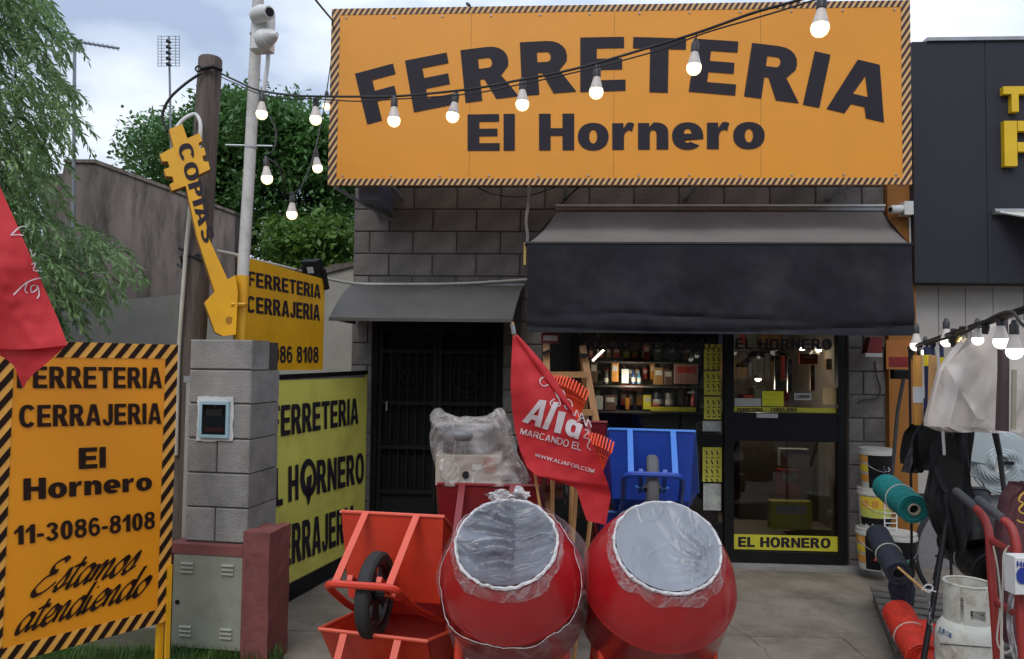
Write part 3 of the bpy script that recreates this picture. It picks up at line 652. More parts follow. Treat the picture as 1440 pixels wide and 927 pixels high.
# white corrugated conduit running along the wall
cp = [P(305, 353, 4.95), P(330, 358, 5.0), P(345, 363, 5.05), P(385, 372, 5.5), P(425, 382, 6.0), P(460, 392, 6.4), FA.M @ h(500, 399, -.06), FA.M @ h(560, 400, -.05), FA.M @ h(640, 399, -.06), FA.M @ h(700, 396, -.05), FA.M @ h(742, 393, -.06)]
def smoothpts(p, k=5):
    o = []
    for i in range(len(p)-1):
        p0, p1, p2, p3 = p[max(i-1, 0)], p[i], p[i+1], p[min(i+2, len(p)-1)]
        for j in range(k):
            t = j/k; o.append(.5*((2*p1)+(p2-p0)*t+(2*p0-5*p1+4*p2-p3)*t*t+(3*p1-p0-3*p2+p3)*t**3))
    return o+[p[-1]]
pts = smoothpts(cp, 14)
m_hose = mat('cream_conduit', (.55, .52, .44), .6, var=.15, dirt=(.3, .27, .2), damt=.6)
solo('wall_conduit', MB().tube(pts, [.0135 if i % 2 else .0115 for i in range(len(pts))], 7), m_hose, 'cream corrugated conduit sagging across the block wall above the small canopy', 'conduit', smooth=True)
cp = [h(744, 258, -.4), h(743, 285, -.05), h(740, 310, -.04), h(742, 333, -.04), h(741, 346, -.05)]
solo('white_cable_duct', MB().tube(smoothpts(cp, 5), .014, 7), m_white, 'white vertical conduit dropping from the big sign beside the awning', 'conduit', FA.M, smooth=True)
cp = [h(668, 262, -.3), h(690, 272, -.1), h(720, 277, -.06), h(745, 275, -.06), h(780, 264, -.3)]
solo('sagging_cable', MB().tube(smoothpts(cp, 5), .006, 5), m_cable, 'thin black cable sagging just below the big sign', 'cable', FA.M)
cp = [h(815, 262, -.3), h(796, 280, -.06), h(786, 292, -.05), h(778, 310, -.04), h(772, 330, -.04)]
solo('hanging_cable', MB().tube(smoothpts(cp, 5), .008, 5), m_cable, 'black cable dropping behind the left end of the awning rail', 'cable', FA.M)
# security camera on orange pier
sc = thing('security_camera', 'white bullet security camera on the orange pier beside the dark facade', 'camera', FA.M)
c = h(1269, 294, -.13)
part('camera_mount', MB().box(c.x-.0, c.x+.075, c.y-.04, c.y+.07, c.z-.055, c.z+.06), m_white, sc)
part('camera_body', MB().tube([c+V((.0, 0, .0)), c+V((-.10, -.03, -.012)), c+V((-.115, -.035, -.013))], [.036, .038, .03], 14), m_white, sc, smooth=True)
part('lens', MB().tube([c+V((-.115, -.035, -.013)), c+V((-.121, -.037, -.0135))], .02, 12), m_black, sc)
part('cable_drop', MB().tube([h(1279, 306, -.075), h(1280, 345, -.075)], .008, 6), m_white, sc)

# ---------------------------------------------------------------- neighbouring dark facade
nb = thing('neighbour_shop', 'dark grey shop facade with raised yellow letters beside the orange sign', 'shop', FA.M)
m_nb = mat('charcoal_cladding', (.027, .028, .038), .6, spec=.3, var=.1, scale=1.5, dirt=(.03, .03, .037), dscale=.8, damt=.6)
nx0 = h(1284, 200, -.14).x; nz1 = h(1350, 58, -.14).z; nz0 = h(1350, 398, -.14).z; nx1 = nx0+4.5
k = 0; x = nx0
while x < nx1:
    x2 = min(x+.61, nx1); part('cladding_panel', MB().bbox(x+.0015, x2-.0015, -.14, -.10, nz0, nz1, .002), m_nb, nb); x = x2
part('facade_core', MB().box(nx0+.002, nx1, -.10, .2, nz0, nz1-.02), m_nb, nb)
part('coping', MB().box(nx0+.12, nx1, -.16, .25, nz1, nz1+.03), m_steel, nb)
part('parapet_block', MB().box(nx0-.02, nx0+.17, .25, .5, nz1-.1, nz1+.05), m_block2, nb)
m_pan = mat('light_grey_panel', (.42, .40, .38), .6, var=.06, scale=2, dirt=(.3, .26, .22), dscale=1.2, damt=.5)
ledge = h(1350, 690, .1).z; jx = [h(1284, 450, .06).x+.004, h(1320, 450, .06).x, h(1358, 450, .06).x, h(1397, 450, .06).x, h(1440, 450, .06).x, nx1-.8, nx1]
for a, b in zip(jx, jx[1:]): part('wall_panel', MB().bbox(a+.002, b-.002, .06, .12, ledge, nz0-.0, .003), m_pan, nb)
part('lower_wall', MB().box(jx[0], nx1, .1, .3, 0, ledge-.02), mat('grey_lower_wall', (.2, .2, .21), .7, var=.1), nb)
part('wall_ledge', MB().box(jx[0], nx1, .03, .14, ledge-.02, ledge), m_pan, nb)
part('return_wall', MB().box(jx[0], nx1, .3, .5, 0, nz1-.1), m_in, nb)
HN = lambda px, py: h(px, py, -.19)
m_ylet = mat('yellow_raised_letter', (.75, .48, .01), .4, var=.05)
def letter3(segs, parent):
    mb = MB()
    for (a, b, c, d) in segs:
        p = HN(a, c); q = HN(b, d); mb.box(p.x, q.x, -.19, -.14, q.z, p.z)
    part('raised_letter', mb, m_ylet, parent)
letter3([(1411, 1447, 121.5, 132), (1422.5, 1433, 132.2, 157)], nb)
letter3([(1412, 1431, 170, 233.5), (1431.2, 1470, 170, 184), (1431.2, 1470, 200, 213), (1470.2, 1484, 172, 211)], nb)
na = thing('neighbour_awning', 'cream folded awning edge at the right side on the dark facade', 'awning', FA.M)
a = h(1398, 298, -.16); mcr = mat('cream_canvas', (.55, .52, .45), .8, var=.08)
part('canvas', MB().grid(lambda u, v: V((a.x+.02+u*1.8+v*.55, -.16-v*.75, a.z+.01-v*.32)), 8, 8), mcr, na)
part('rail', MB().tube([(a.x-.01, -.17, a.z-.0), (a.x+1.85, -.17, a.z)], .028, 10), m_steel, na)
part('arm', MB().tube([(a.x+.02, -.17, a.z), (a.x+.57, -.92, a.z-.33)], .012, 6), m_white, na)

# ---------------------------------------------------------------- yard wall with yellow banner + second sign
yw = thing('yard_wall', 'low plastered yard wall with dark cap behind the yellow banner', 'wall', FS.M)
near = FS.h(392, 600, 0).x
part('wall_body', MB().box(near-.75, -.02, .03, .18, 0, 1.60), m_plaster, yw)
part('wall_cap', MB().box(near-.75, -.02, .01, .2, 1.602, 1.64), m_steel, yw)
ban = thing('yellow_banner', 'yellow vinyl banner FERRETERIA EL HORNERO CERRAJERIA on the side wall', 'banner', FS.M)
m_ban = mat('yellow_vinyl', (.74, .68, .13), .45, var=.06, scale=3, dirt=(.42, .33, .06), dscale=2.0, damt=.5)
b0, b1 = near-.01, FS.h(517, 600, 0).x
bt = lambda x: (FS.h(393, 527, 0).z*(1-(x-b0)/(b1-b0)) + FS.h(518, 521, 0).z*(x-b0)/(b1-b0))
zb0, zb1 = FS.h(398, 826, 0).z, FS.h(515, 766, 0).z
def ban_fn(u, v):
    x = b0+(b1-b0)*u; zt_ = bt(x); zb_ = zb0+(zb1-zb0)*u
    return V((x, .012+.006*NZ.noise(V((u*4, v*7, 5)))*0, zb_+(zt_-zb_)*v))
part('vinyl_sheet', MB().grid(ban_fn, 6, 8), m_ban, ban)
mb = MB().add([ban_fn(0, 1)+V((0, -.006, 0)), ban_fn(1, 1)+V((0, -.006, 0)), ban_fn(1, 1)+V((0, -.006, -.035)), ban_fn(0, 1)+V((0, -.006, -.035))], [(0, 1, 2, 3)])
part('black_top_hem', mb, m_black, ban)
part('black_bottom_strip', MB().add([(b0, .008, zb0-.005), (b1, .008, zb1-.005), (b1, .008, 0.0), (b0, .008, 0.0)], [(0, 1, 2, 3)]), m_black, ban)
PB = lambda px, py: FS.h(px, py, .004)
tb = MB(); put_text(tb, 'FERRETERIA', [(381, 571.5), (504, 560), (381, 616), (504, 596)], PB, .05); part('banner_lettering', tb, m_ink, ban)
tb = MB(); put_text(tb, 'EL', [(372, 661), (398, 657), (372, 716), (398, 710.5)], PB, .05); part('banner_lettering', tb, m_ink, ban); tb = MB(); put_text(tb, 'H', [(406, 656), (420, 653), (406, 706.5), (420, 702.5)], PB, .05); part('banner_lettering', tb, m_ink, ban)
tb = MB(); put_text(tb, 'RNERO', [(446, 647.5), (512, 637), (446, 695.5), (512, 678)], PB, .05); part('banner_lettering', tb, m_ink, ban)
mb = MB(); cx, cy = 434, 672   # round O with a pin inside
ring = [(cx+11.5*cos(t*pi/12), cy+27*sin(t*pi/12)) for t in range(24)]; rin = [(cx+1+6.5*cos(t*pi/12), cy-1+17*sin(t*pi/12)) for t in range(24)]
mb.add([PB(*p) for p in ring]+[PB(*p) for p in rin], [(i, (i+1) % 24, 24+(i+1) % 24, 24+i) for i in range(24)])
mb.add([PB(432, 671), PB(439, 667), PB(437, 700), PB(434, 712), PB(431, 696)], [(0, 1, 2, 3, 4)])
part('banner_emblem', mb, m_ink, ban)
tb = MB(); put_text(tb, 'CERRAJERIA', [(381, 746), (500, 710), (381, 806), (500, 757)], PB, .05); part('banner_lettering', tb, m_ink, ban)
s2 = thing('yard_sign', 'yellow sign FERRETERIA CERRAJERIA 3086 8108 standing on the yard wall', 'sign', FS.M)
YQ = .05; q = lambda px, py: FS.h(px, py, YQ)
a, b, c, d = q(338, 360), q(457, 393), q(455, 520), q(338, 519)
zt2 = (a.z+b.z)/2
part('sign_board', MB().prism([(a.x, a.z), (b.x, b.z), ((b.x), c.z), (a.x, c.z)], .02, M4.Translation((0, YQ, 0))), m_yel, s2)
PQ = lambda px, py: FS.h(px, py, YQ-.004)
tb = MB(); put_text(tb, 'FERRETERIA', [(349, 381), (451, 401), (349, 402), (451, 420)], PQ, .045); part('sign_lettering', tb, m_ink, s2)
tb = MB(); put_text(tb, 'CERRAJERIA', [(347, 416), (450, 429), (347, 439), (450, 451)], PQ, .045); part('sign_lettering', tb, m_ink, s2)
tb = MB(); put_text(tb, '3086 8108', [(374, 486.5), (448, 488), (374, 510), (448, 510)], PQ, .045); part('sign_lettering', tb, m_ink, s2)
# floodlight hung on the sign
flo = thing('floodlight', 'small black floodlight fixed at the corner of the yard sign', 'floodlight')
c = P(441, 383, 5.95); fm = M4.Translation(c) @ M4.Rotation(R(-25), 4, 'Z') @ M4.Rotation(R(20), 4, 'X')
flo.matrix_world = fm; ROOT[flo.name] = fm
part('housing', MB().bbox(-.085, .085, -.03, .03, -.08, .10, .01), m_black, flo)
part('lamp_glass', MB().box(-.03, .03, -.034, -.031, .0, .05), mat('dull_lamp_glass', (.4, .42, .45), .2), flo)
part('yoke', MB().box(-.11, -.095, -.02, .02, -.13, .02).box(.095, .11, -.02, .02, -.13, .02).box(-.11, .11, -.02, .02, -.145, -.13), m_black, flo)
solo('floodlight_cable', MB().tube(smoothpts([P(337, 384, 5.0), P(370, 390, 5.3), P(400, 386, 5.6), P(425, 376, 5.9), P(436, 372, 5.95)], 5), .006, 5), m_cable, 'black cable running across the yard sign to the floodlight', 'cable')

# ---------------------------------------------------------------- block pillar with meter box
FP = Frame(0, 0, R(-9)); base = P(258, 760, 4.42); FP = Frame(base.x, base.y, R(-9)); hp = FP.h
pw = hp(349, 700).x; pd = .36
pil = thing('meter_pillar', 'grey concrete block pillar holding the meter box', 'pillar', FP.M)
js = [hp(300, y).z for y in (477, 520, 567.5, 617, 665.5, 714, 763)] + [0]
x_l = hp(262, 520).x*0
part('mortar_core', MB().box(.012, pw-.012, .012, pd-.012, 0, js[0]-.01), mat('dark_mortar', (.05, .045, .04), .9), pil)
def pblock(x0, x1, y0, y1, z0, z1):
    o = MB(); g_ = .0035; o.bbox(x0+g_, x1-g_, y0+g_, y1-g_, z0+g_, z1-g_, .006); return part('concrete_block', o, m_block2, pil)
for k in range(len(js)-2):
    z1, z0 = js[k], js[k+1]; dep = .22 if k == 0 else pd
    if k == 0: pblock(0, pw, 0, dep, z0, z1); continue
    if k in (3, 5): 
        m_ = pw*.48; pblock(0, m_, 0, dep, z0, z1); pblock(m_, pw, 0, dep, z0, z1)
    elif k == 4: pblock(0, pw, 0, dep*.5, z0, z1); pblock(0, pw, dep*.5, dep, z0, z1)
    else: pblock(0, pw, 0, dep, z0, z1)
mbx = thing('meter_box', 'small pale blue framed electricity meter window set in the pillar', 'meter box', FP.M)
a, b = hp(283, 564), hp(323, 616)
rim = MB(); rd = random.Random(5)
oo = [(a.x-.02, a.z+.025), (b.x+.02, a.z+.03), (b.x+.022, b.z-.02), (a.x-.02, b.z-.022)]
ed = []
for i in range(4):
    for k in range(8):
        t = k/8; ed.append((oo[i][0]+(oo[(i+1) % 4][0]-oo[i][0])*t+rd.uniform(-.004, .004), oo[i][1]+(oo[(i+1) % 4][1]-oo[i][1])*t+rd.uniform(-.004, .004)))
part('plaster_edge', MB().prism(ed, .006, M4.Translation((0, -.005, 0))), mat('white_filler', (.55, .55, .53), .9, bump=.5), mbx)
m_pb = mat('pale_blue_plastic', (.30, .44, .50), .5, var=.1)
t_ = .018
part('window_frame', MB().box(a.x, b.x, -.02, -.005, a.z-t_, a.z).box(a.x, b.x, -.02, -.005, b.z, b.z+t_).box(a.x, a.x+t_, -.02, -.005, b.z+t_, a.z-t_).box(b.x-t_, b.x, -.02, -.005, b.z+t_, a.z-t_), m_pb, mbx)
part('meter_body', MB().box(a.x+t_, b.x-t_, -.008, -.0055, b.z+t_, a.z-t_), m_black, mbx)
part('red_strip', MB().box(a.x+.035, b.x-.035, -.013, -.008, b.z+.035, b.z+.06), mat('dark_red_strip', (.3, .03, .03), .5), mbx)
part('meter_face', MB().box(a.x+.04, b.x-.045, -.014, -.008, a.z-.085, a.z-.045).tube([((a.x+b.x)/2, -.01, a.z-.03), ((a.x+b.x)/2, -.014, a.z-.03)], .008, 8), mat('grey_meter', (.16, .16, .17), .4), mbx)
part('meter_glass', MB().box(a.x+t_, b.x-t_, -.0175, -.016, b.z+t_, a.z-t_), m_glass, mbx)
# gas cabinet with red surround
cab = thing('gas_cabinet', 'grey green steel gas cabinet door with louvres at the pillar foot', 'cabinet', FP.M)
a, b = hp(246, 777, -.03), hp(343, 921, -.03)
part('red_surround', MB().box(a.x-.03, pw+.002, -.05, .2, js[6]-.06, js[6]-.004).box(a.x-.055, a.x-.008, -.05, .2, 0, js[6]-.062).box(b.x+.008, pw+.002, -.05, .2, 0, js[6]-.062), m_redp, cab)
m_cab = mat('grey_green_steel', (.27, .28, .22), .55, var=.1, scale=3, dirt=(.16, .11, .06), dscale=3.5, damt=.5)
dr = part('cabinet_door', MB().bbox(a.x, b.x, -.045, -.02, b.z+.02, a.z, .004), m_cab, cab)
W_, H_ = b.x-a.x, a.z-b.z
for (fx, fz) in ((.12, .80), (.68, .80), (.12, .15), (.68, .15)):
    for k in range(3):
        x_ = a.x+fx*W_; z_ = b.z+fz*H_+k*.024
        part('louvre', MB().add([(x_, -.0455, z_), (x_+.075, -.0455, z_), (x_+.075, -.057, z_+.006), (x_, -.057, z_+.006), (x_, -.0455, z_+.016), (x_+.075, -.0455, z_+.016)], [(0, 1, 2, 3), (3, 2, 5, 4), (0, 3, 4), (1, 5, 2)]), m_cab, dr)
part('lock', MB().tube([(a.x+.035, -.044, b.z+H_*.50), (a.x+.035, -.05, b.z+H_*.50)], .013, 10), m_black, dr)
rp_ = thing('red_pier', 'short rough red painted masonry pier beside the gas cabinet', 'pier', FP.M)
a, b = hp(349, 745, -.03), hp(395, 900, -.03)
def rpf(mb):
    r_ = MB(); 
    return r_
mb = MB(); nx_, nz_, rx0, rx1, rz = 6, 12, pw+.006, pw+.165, hp(360, 748, -.03).z
def jit(x, y, z): return V((x+.006*NZ.noise(V((x*9, y*9, z*9))), y+.006*NZ.noise(V((x*9+5, y*9, z*9))), z+(.012*NZ.noise(V((x*14, y*14, 2))) if z > .3 else 0)))
faces = [lambda u, v: jit(rx0+(rx1-rx0)*u, -.05, rz*v), lambda u, v: jit(rx1, -.05+.26*u, rz*v), lambda u, v: jit(rx0+(rx1-rx0)*u, .21, rz*v), lambda u, v: jit(rx0, -.05+.26*u, rz*v), lambda u, v: jit(rx0+(rx1-rx0)*u, -.05+.26*v, rz)]
for f in faces: mb.grid(f, 6, 14)
part('masonry', mb, m_redp, rp_)

# ---------------------------------------------------------------- left orange board
aL = P(-3, 480, 3.37); aR = P(250, 487, 4.02); yaw = math.atan2(aR.y-aL.y, aR.x-aL.x)
FB = Frame(aL.x, aL.y, yaw); hb = FB.h
bwid = (V((aR.x-aL.x, aR.y-aL.y, 0))).length
zt0, zt1, zb0_, zb1_ = hb(-3, 476).z, hb(250, 487).z, hb(-3, 926).z, hb(236, 883).z
brd = thing('street_board', 'tall orange street board with striped border, phone number and Estamos atendiendo', 'sign', FB.M)
Zt, Zb = (zt0+zt1)/2, (zb0_+zb1_)/2
part('board_panel', MB().box(0, bwid, 0, .012, Zb, Zt), m_orange2, brd)
st = MB()
for (a, b, c, d) in ((0, bwid, Zt-.075, Zt), (0, bwid, Zb, Zb+.075), (0, .066, Zb+.075, Zt-.075), (bwid-.066, bwid, Zb+.075, Zt-.075)):
    st.add([(a, -.002, c), (b, -.002, c), (b, -.002, d), (a, -.002, d)], [(0, 1, 2, 3)])
part('border_print', st, mat('light_orange_print', (.86, .42, .07), .5), brd)
st = MB(); stripes(st, 0, bwid, Zb, Zt, .066, .067, -.004, .75, .075); part('stripe_print', st, m_ink2, brd)
PBR = lambda px, py: hb(px, py, -.005)
for s_, q_ in (('FERRETERIA', [(24, 515), (228, 517), (24, 546), (228, 546)]), ('CERRAJERIA', [(27, 570), (227, 567), (27, 601), (227, 596)]),
              ('El', [(111, 630), (149, 628.5), (111, 660), (149, 657.5)]), ('Hornero', [(33, 673), (214, 664.5), (33, 704), (214, 689)]), ('11-3086-8108', [(20, 740), (218, 719.5), (20, 767), (218, 743)])):
    tb = MB(); put_text(tb, s_, q_, PBR, .06 if s_ in ('El', 'Hornero') else .045, 1.08 if s_ in ('El', 'Hornero') else 1.0); part('board_lettering', tb, m_ink2, brd)
def scr(q4):
    qq = [V(a) for a in q4]
    return lambda u, v: PBR(*(((qq[2]*(1-u)+qq[3]*u)*(1-v/1) + (qq[0]*(1-u)+qq[1]*u)*(v/1))))
tb = MB(); script_text(tb, 'Estamos', scr([(57, 812), (197, 778), (46, 838), (186, 803)]), .19); part('script_lettering', tb, m_ink2, brd)
tb = MB(); script_text(tb, 'atendiendo', scr([(28, 868), (212, 810), (20, 892), (204, 834)]), .19); part('script_lettering', tb, m_ink2, brd)
for x_ in (.04, bwid-.05): part('board_post', MB().box(x_, x_+.03, .013, .043, 0, Zt-.03), m_yel, brd)
part('front_post', MB().box(bwid-.022, bwid-.002, -.022, -.002, 0, Zb+.30), m_yel, brd)

# ---------------------------------------------------------------- pole with camera, key sign
pol = thing('painted_pole', 'slanting steel pole painted white above and yellow below behind the pillar', 'pole')
p0, pm, p1 = P(337, 472, 4.72), P(341.5, 388, 4.72), P(366, -60, 4.78)
p00 = V((p0.x-.01, p0.y, 0))
m_wp = mat('chipped_white_paint', (.55, .53, .50), .55, var=.12, scale=6, dirt=(.2, .15, .12), dscale=12, damt=.5)
part('white_section', MB().tube([pm, P(350, 250, 4.735), p1], .036, 14), m_wp, pol, smooth=True)
part('yellow_section', MB().tube([p00, p0, pm], .040, 14), m_yel, pol, smooth=True)
for t in (.36,): 
    q_ = P(352.6, 208, 4.74); part('band', MB().tube([q_-V((0, 0, .006)), q_+V((0, 0, .006))], .0385, 14), m_steel, pol)
cbx = thing('twin_camera', 'white junction box with two camera heads high on the slanting pole', 'camera')
fm = M4.Translation(P(370, 48, 4.66)) @ M4.Rotation(R(-8), 4, 'Z'); cbx.matrix_world = fm; ROOT[cbx.name] = fm
part('junction_box', MB().bbox(-.055, .07, -.06, .02, -.125, .125, .012), m_white, cbx)
part('upper_camera_head', MB().tube([(.0, -.08, .085), (.05, -.12, .075), (.115, -.16, .06), (.12, -.163, .059)], [.05, .052, .042, .036], 16).sphere((-.005, -.07, .085), .05), m_white, cbx, smooth=True)
part('lens', MB().tube([(.119, -.162, .0595), (.126, -.167, .058)], .027, 12), m_black, cbx)
part('lower_camera_head', MB().sphere((.05, -.08, -.07), .062, 16, 10).tube([(.05, -.08, -.07), (.11, -.10, -.06), (.15, -.115, -.062)], [.06, .045, .015], 14), m_white, cbx, smooth=True)
part('conduit', MB().tube([(.04, -.0, -.12), (.035, 0, -.2), (.0, .02, -.42)], .014, 8), m_white, cbx)
part('clamp_bolt', MB().tube([(-.055, -.02, .0), (-.075, -.02, .0)], .012, 8).tube([(-.055, -.02, -.1), (-.072, -.02, -.1)], .012, 8), m_steel, cbx)
# key
key = thing('key_sign', 'big yellow wooden key lettered COPIAS fixed to the slanting pole', 'sign')
z8 = lambda a, b: (220+a/4.366, 80+b/4.366); z4 = lambda a, b: (a/2.99, 310+b/2.99)
kp = [z8(78, 445), z8(158, 412), z8(190, 500), z8(265, 468), z8(282, 516), z8(258, 530), z8(268, 562), z8(292, 555), z8(304, 600), z8(282, 612), z8(290, 642), z8(318, 643), z8(330, 690), z8(250, 728),
      z4(878, 75), z4(957, 248), z4(990, 230), z4(1000, 300), z4(992, 480), z4(938, 487), z4(905, 470), z4(860, 345), z4(903, 300), z4(830, 75),
      z8(180, 792), z8(95, 822), z8(80, 782), z8(108, 768), z8(98, 735), z8(58, 732), z8(45, 690), z8(82, 678), z8(70, 642), z8(36, 642), z8(20, 600), z8(105, 553)]
YK = 4.62
def ktri(pts, Y, dY):
    n = len(pts); A = [P(a, b, Y) for a, b in pts]; B = [p+V((-.045, dY, 0)) for p in A]
    mb = MB(); mb.add(A+B, [tuple(range(n)), tuple(range(2*n-1, n-1, -1))]); return mb, A, B
mb, A, B = ktri(kp, YK, .09)
part('key_face', MB().add(A, [tuple(range(len(A)))]), m_yel, key)
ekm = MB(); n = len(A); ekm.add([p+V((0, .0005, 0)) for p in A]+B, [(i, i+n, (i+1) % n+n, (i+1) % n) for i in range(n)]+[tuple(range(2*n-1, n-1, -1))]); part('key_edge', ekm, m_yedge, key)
tb = MB(); put_text(tb, 'COPIAS', [(268.5, 199), (303, 337), (249.5, 205), (286, 343)], lambda a, b: P(a, b, YK-.004), .05, 1.12); part('key_lettering', tb, m_ink, key)
part('key_hole', MB().tube([P(322.5, 450, YK-.002), P(322.5, 450, YK-.006)], .022, 14), m_yedge, key)
part('collar', MB().tube([P(325, 428, YK-.005)+V((0, 0, 0)), P(343, 428, 4.66), P(346, 428, 4.72)], .012, 6), m_yel, key)
# old wooden utility pole
up = thing('wooden_utility_pole', 'weathered wooden utility pole behind the key sign and pillar', 'pole')
a, b = P(296, 84, 5.05), P(271, 480, 5.05); c = b+(b-a)*(b.z/(a.z-b.z))
part('pole_shaft', MB().tube([c, b, a.lerp(b, .5), a, a+V((0, 0, .012))], [.092, .086, .082, .078, .07], 18), m_wood, up, smooth=True)
part('hook', MB().tube([P(279+4*cos(t), 97+4*sin(t), 4.95) for t in [k*pi/5 for k in range(11)]], .006, 5).tube([P(283, 97, 4.95), P(300, 94, 4.96), P(312, 99, 5.0)], .014, 6), m_black, up)
part('wire_lashing', MB().tube([P(252, 352+k*4-3, 5.05-.03*k) if s == 0 else P(289, 362+k*2, 4.95) for k in range(3) for s in (0, 1)], .010, 5).tube([P(250, 372, 5.0), P(258, 378, 4.95), P(254, 360, 4.95)], .009, 5), m_black, up)
solo('white_conduit_loop', MB().tube(smoothpts([P(243, 195, 4.88), P(247, 182, 4.88), P(256, 170, 4.9), P(266, 163, 4.92), P(275, 161, 4.94), P(281, 170, 4.93), P(282, 185, 4.92), P(279, 215, 4.92)], 4), .0125, 8), m_white, 'bent white conduit looping over the top of the key sign', 'conduit', smooth=True)
solo('pale_conduit', MB().tube([P(268, 285, 4.93), P(262, 345, 4.94), P(255, 440, 4.95), P(251, 500, 4.95), P(248, 640, 4.95)], .013, 8), m_hose, 'pale thin conduit running down beside the wooden utility pole', 'conduit', smooth=True)
solo('looping_cable', MB().tube(smoothpts([P(283, 103, 4.95), P(262, 117, 4.93), P(240, 137, 4.9), P(229, 158, 4.9), P(231, 175, 4.9), P(240, 186, 4.9), P(250, 187, 4.9)], 5), .009, 6), m_cable, 'thick black cable curving from the utility pole to the key sign', 'cable')

# fixings on the big sign
for k in range(12):
    for z in (sz0+.075, sz1-.075):
        x = sx0+.12+(sx1-sx0-.24)*k/11; part('rivet', MB().tube([(x, YS-.001, z), (x, YS-.007, z)], .008, 8), m_steel, sign)
for k in (1, 2, 3): x = sx0+(sx1-sx0)*k/4; part('sheet_seam', MB().box(x-.0015, x+.0015, YS-.0012, YS-.0002, sz0+.055, sz1-.055), m_yedge, sign)
# ================================================================ background
m_oldwall = mat('old_dark_render', (.17, .14, .125), .9, var=.35, scale=1.6, bump=.8, bscale=14, dirt=(.04, .032, .028), dscale=1.5, damt=1.0, stretch=(2.4, 2.4, .45))
ow = thing('old_party_wall', 'dark weathered party wall with sloping top behind the utility pole', 'wall')
def wallpoly(pts, Y, th): 
    A = [P(a, b, Y) for a, b in pts]; mb = MB(); n = len(A); B = [p+V((0, th, 0)) for p in A]
    return mb.add(A+B, [tuple(range(n)), tuple(range(2*n-1, n-1, -1))]+[(i, i+n, (i+1) % n+n, (i+1) % n) for i in range(n)])
YO = 10.5
part('masonry', wallpoly([(90, 232), (93, 228), (133, 228), (240, 266), (330, 300), (330, 700), (60, 700), (60, 246), (88, 244)], YO, .3), m_oldwall, ow)
part('coping_course', wallpoly([(89, 228), (133, 229), (330, 301), (330, 297), (134, 224), (89, 224)], YO-.03, .36), m_oldwall, ow)
hw = thing('plastered_house_wall', 'pale plastered house wall behind the utility pole and yard sign', 'wall')
part('masonry', wallpoly([(-60, 425), (120, 424), (190, 420), (262, 414), (262, 700), (-60, 700)], 9.0, .25), m_plaster, hw)
part('masonry', wallpoly([(262, 440), (375, 440), (430, 390), (500, 372), (540, 372), (540, 700), (262, 700)], 8.4, .25), m_plaster, hw)
part('dark_coping', wallpoly([(430, 391), (498, 374), (498, 369), (470, 371), (430, 386)], 8.37, .3), m_oldwall, hw)
# trees
m_leafA = mat('dark_green_leaves', (.085, .185, .05), .5, var=.75, scale=1.4, trans=.35)
m_leafB = mat('willow_leaves', (.19, .30, .115), .5, var=.5, scale=2.2, trans=.4)
m_leafC = mat('fresh_green_leaves', (.10, .19, .03), .5, var=.4, scale=2, trans=.3)
m_bark = mat('bark', (.08, .06, .045), .9, var=.3, bump=.5)
def inpoly(x, y, p):
    c = False; j = len(p)-1
    for i in range(len(p)):
        if (p[i][1] > y) != (p[j][1] > y) and x < (p[j][0]-p[i][0])*(y-p[i][1])/(p[j][1]-p[i][1])+p[i][0]: c = not c
        j = i
    return c
def leaf(mb, p, d, n, l, wd):
    s = d.cross(n).normalized()*wd; mb.v += [p, p+d*l*.5+s, p+d*l, p+d*l*.5-s]; o = len(mb.v)-4; mb.f.append((o, o+1, o+2, o+3))
def crown(poly, n, y0, y1, seed, lsz, gap=.0, per=34, rad=.26):
    rd = random.Random(seed); mb = MB(); xs_ = [p[0] for p in poly]; ys_ = [p[1] for p in poly]; k = 0; cen = []
    while k < n:
        x, y = rd.uniform(min(xs_), max(xs_)), rd.uniform(min(ys_), max(ys_))
        if not inpoly(x+26*NZ.noise(V((x*.03, y*.03, seed))), y+34*NZ.noise(V((x*.035, y*.035, seed+9))), poly): continue
        Y = rd.uniform(y0, y1); c = P(x, y, Y)
        if NZ.noise(V((c.x*.9, c.z*.9, seed)))+.5*NZ.noise(V((c.x*2.3, c.z*2.3, seed+4))) < gap: 
            if rd.random() < .8: continue
        k += 1; cen.append(c); ax = V((rd.gauss(0, 1), rd.gauss(0, 1), rd.gauss(0, .5)-.25)).normalized()
        for _ in range(per):
            q = c + V((rd.gauss(0, 1), rd.gauss(0, 1), rd.gauss(0, .55)))*rad*.55
            d = (ax+V((rd.gauss(0, .7), rd.gauss(0, .7), rd.gauss(0, .5)-.3))).normalized(); nn = V((rd.gauss(0, .5), rd.gauss(0, .5), 1)).normalized()
            l = lsz*rd.uniform(.45, 1.5); leaf(mb, q, d, nn, l, l*.24)
    return mb, cen
def limbs(mb, base, cen, rd, n=14, r=.09):
    top = V((base.x, base.y, base.z+ (max(c.z for c in cen)-base.z)*.45)); mb.tube([base, base.lerp(top, .5)+V((.08, 0, 0)), top], [r*1.5, r*1.2, r], 10)
    for c in rd.sample(cen, n):
        m_ = top.lerp(c, .5)+V((0, 0, .25)); mb.tube([top.lerp(base, rd.uniform(0, .3)), m_, c], [r*.5, r*.3, .012], 6)
def tree(name, label, poly, n, y0, y1, seed, lsz, m, base, gap=-.1, per=34, rad=.26, grp=None):
    t = thing(name, label, 'tree', M4.Translation(base), grp)
    mb, cen = crown(poly, n, y0, y1, seed, lsz, gap, per, rad)
    part('crown', mb, m, t, world=True); tb = MB(); limbs(tb, base, cen, random.Random(seed)); part('trunk', tb, m_bark, t, world=True, smooth=True)
G0 = lambda px, Y: V((P(px, 500, Y).x, Y, -.05))
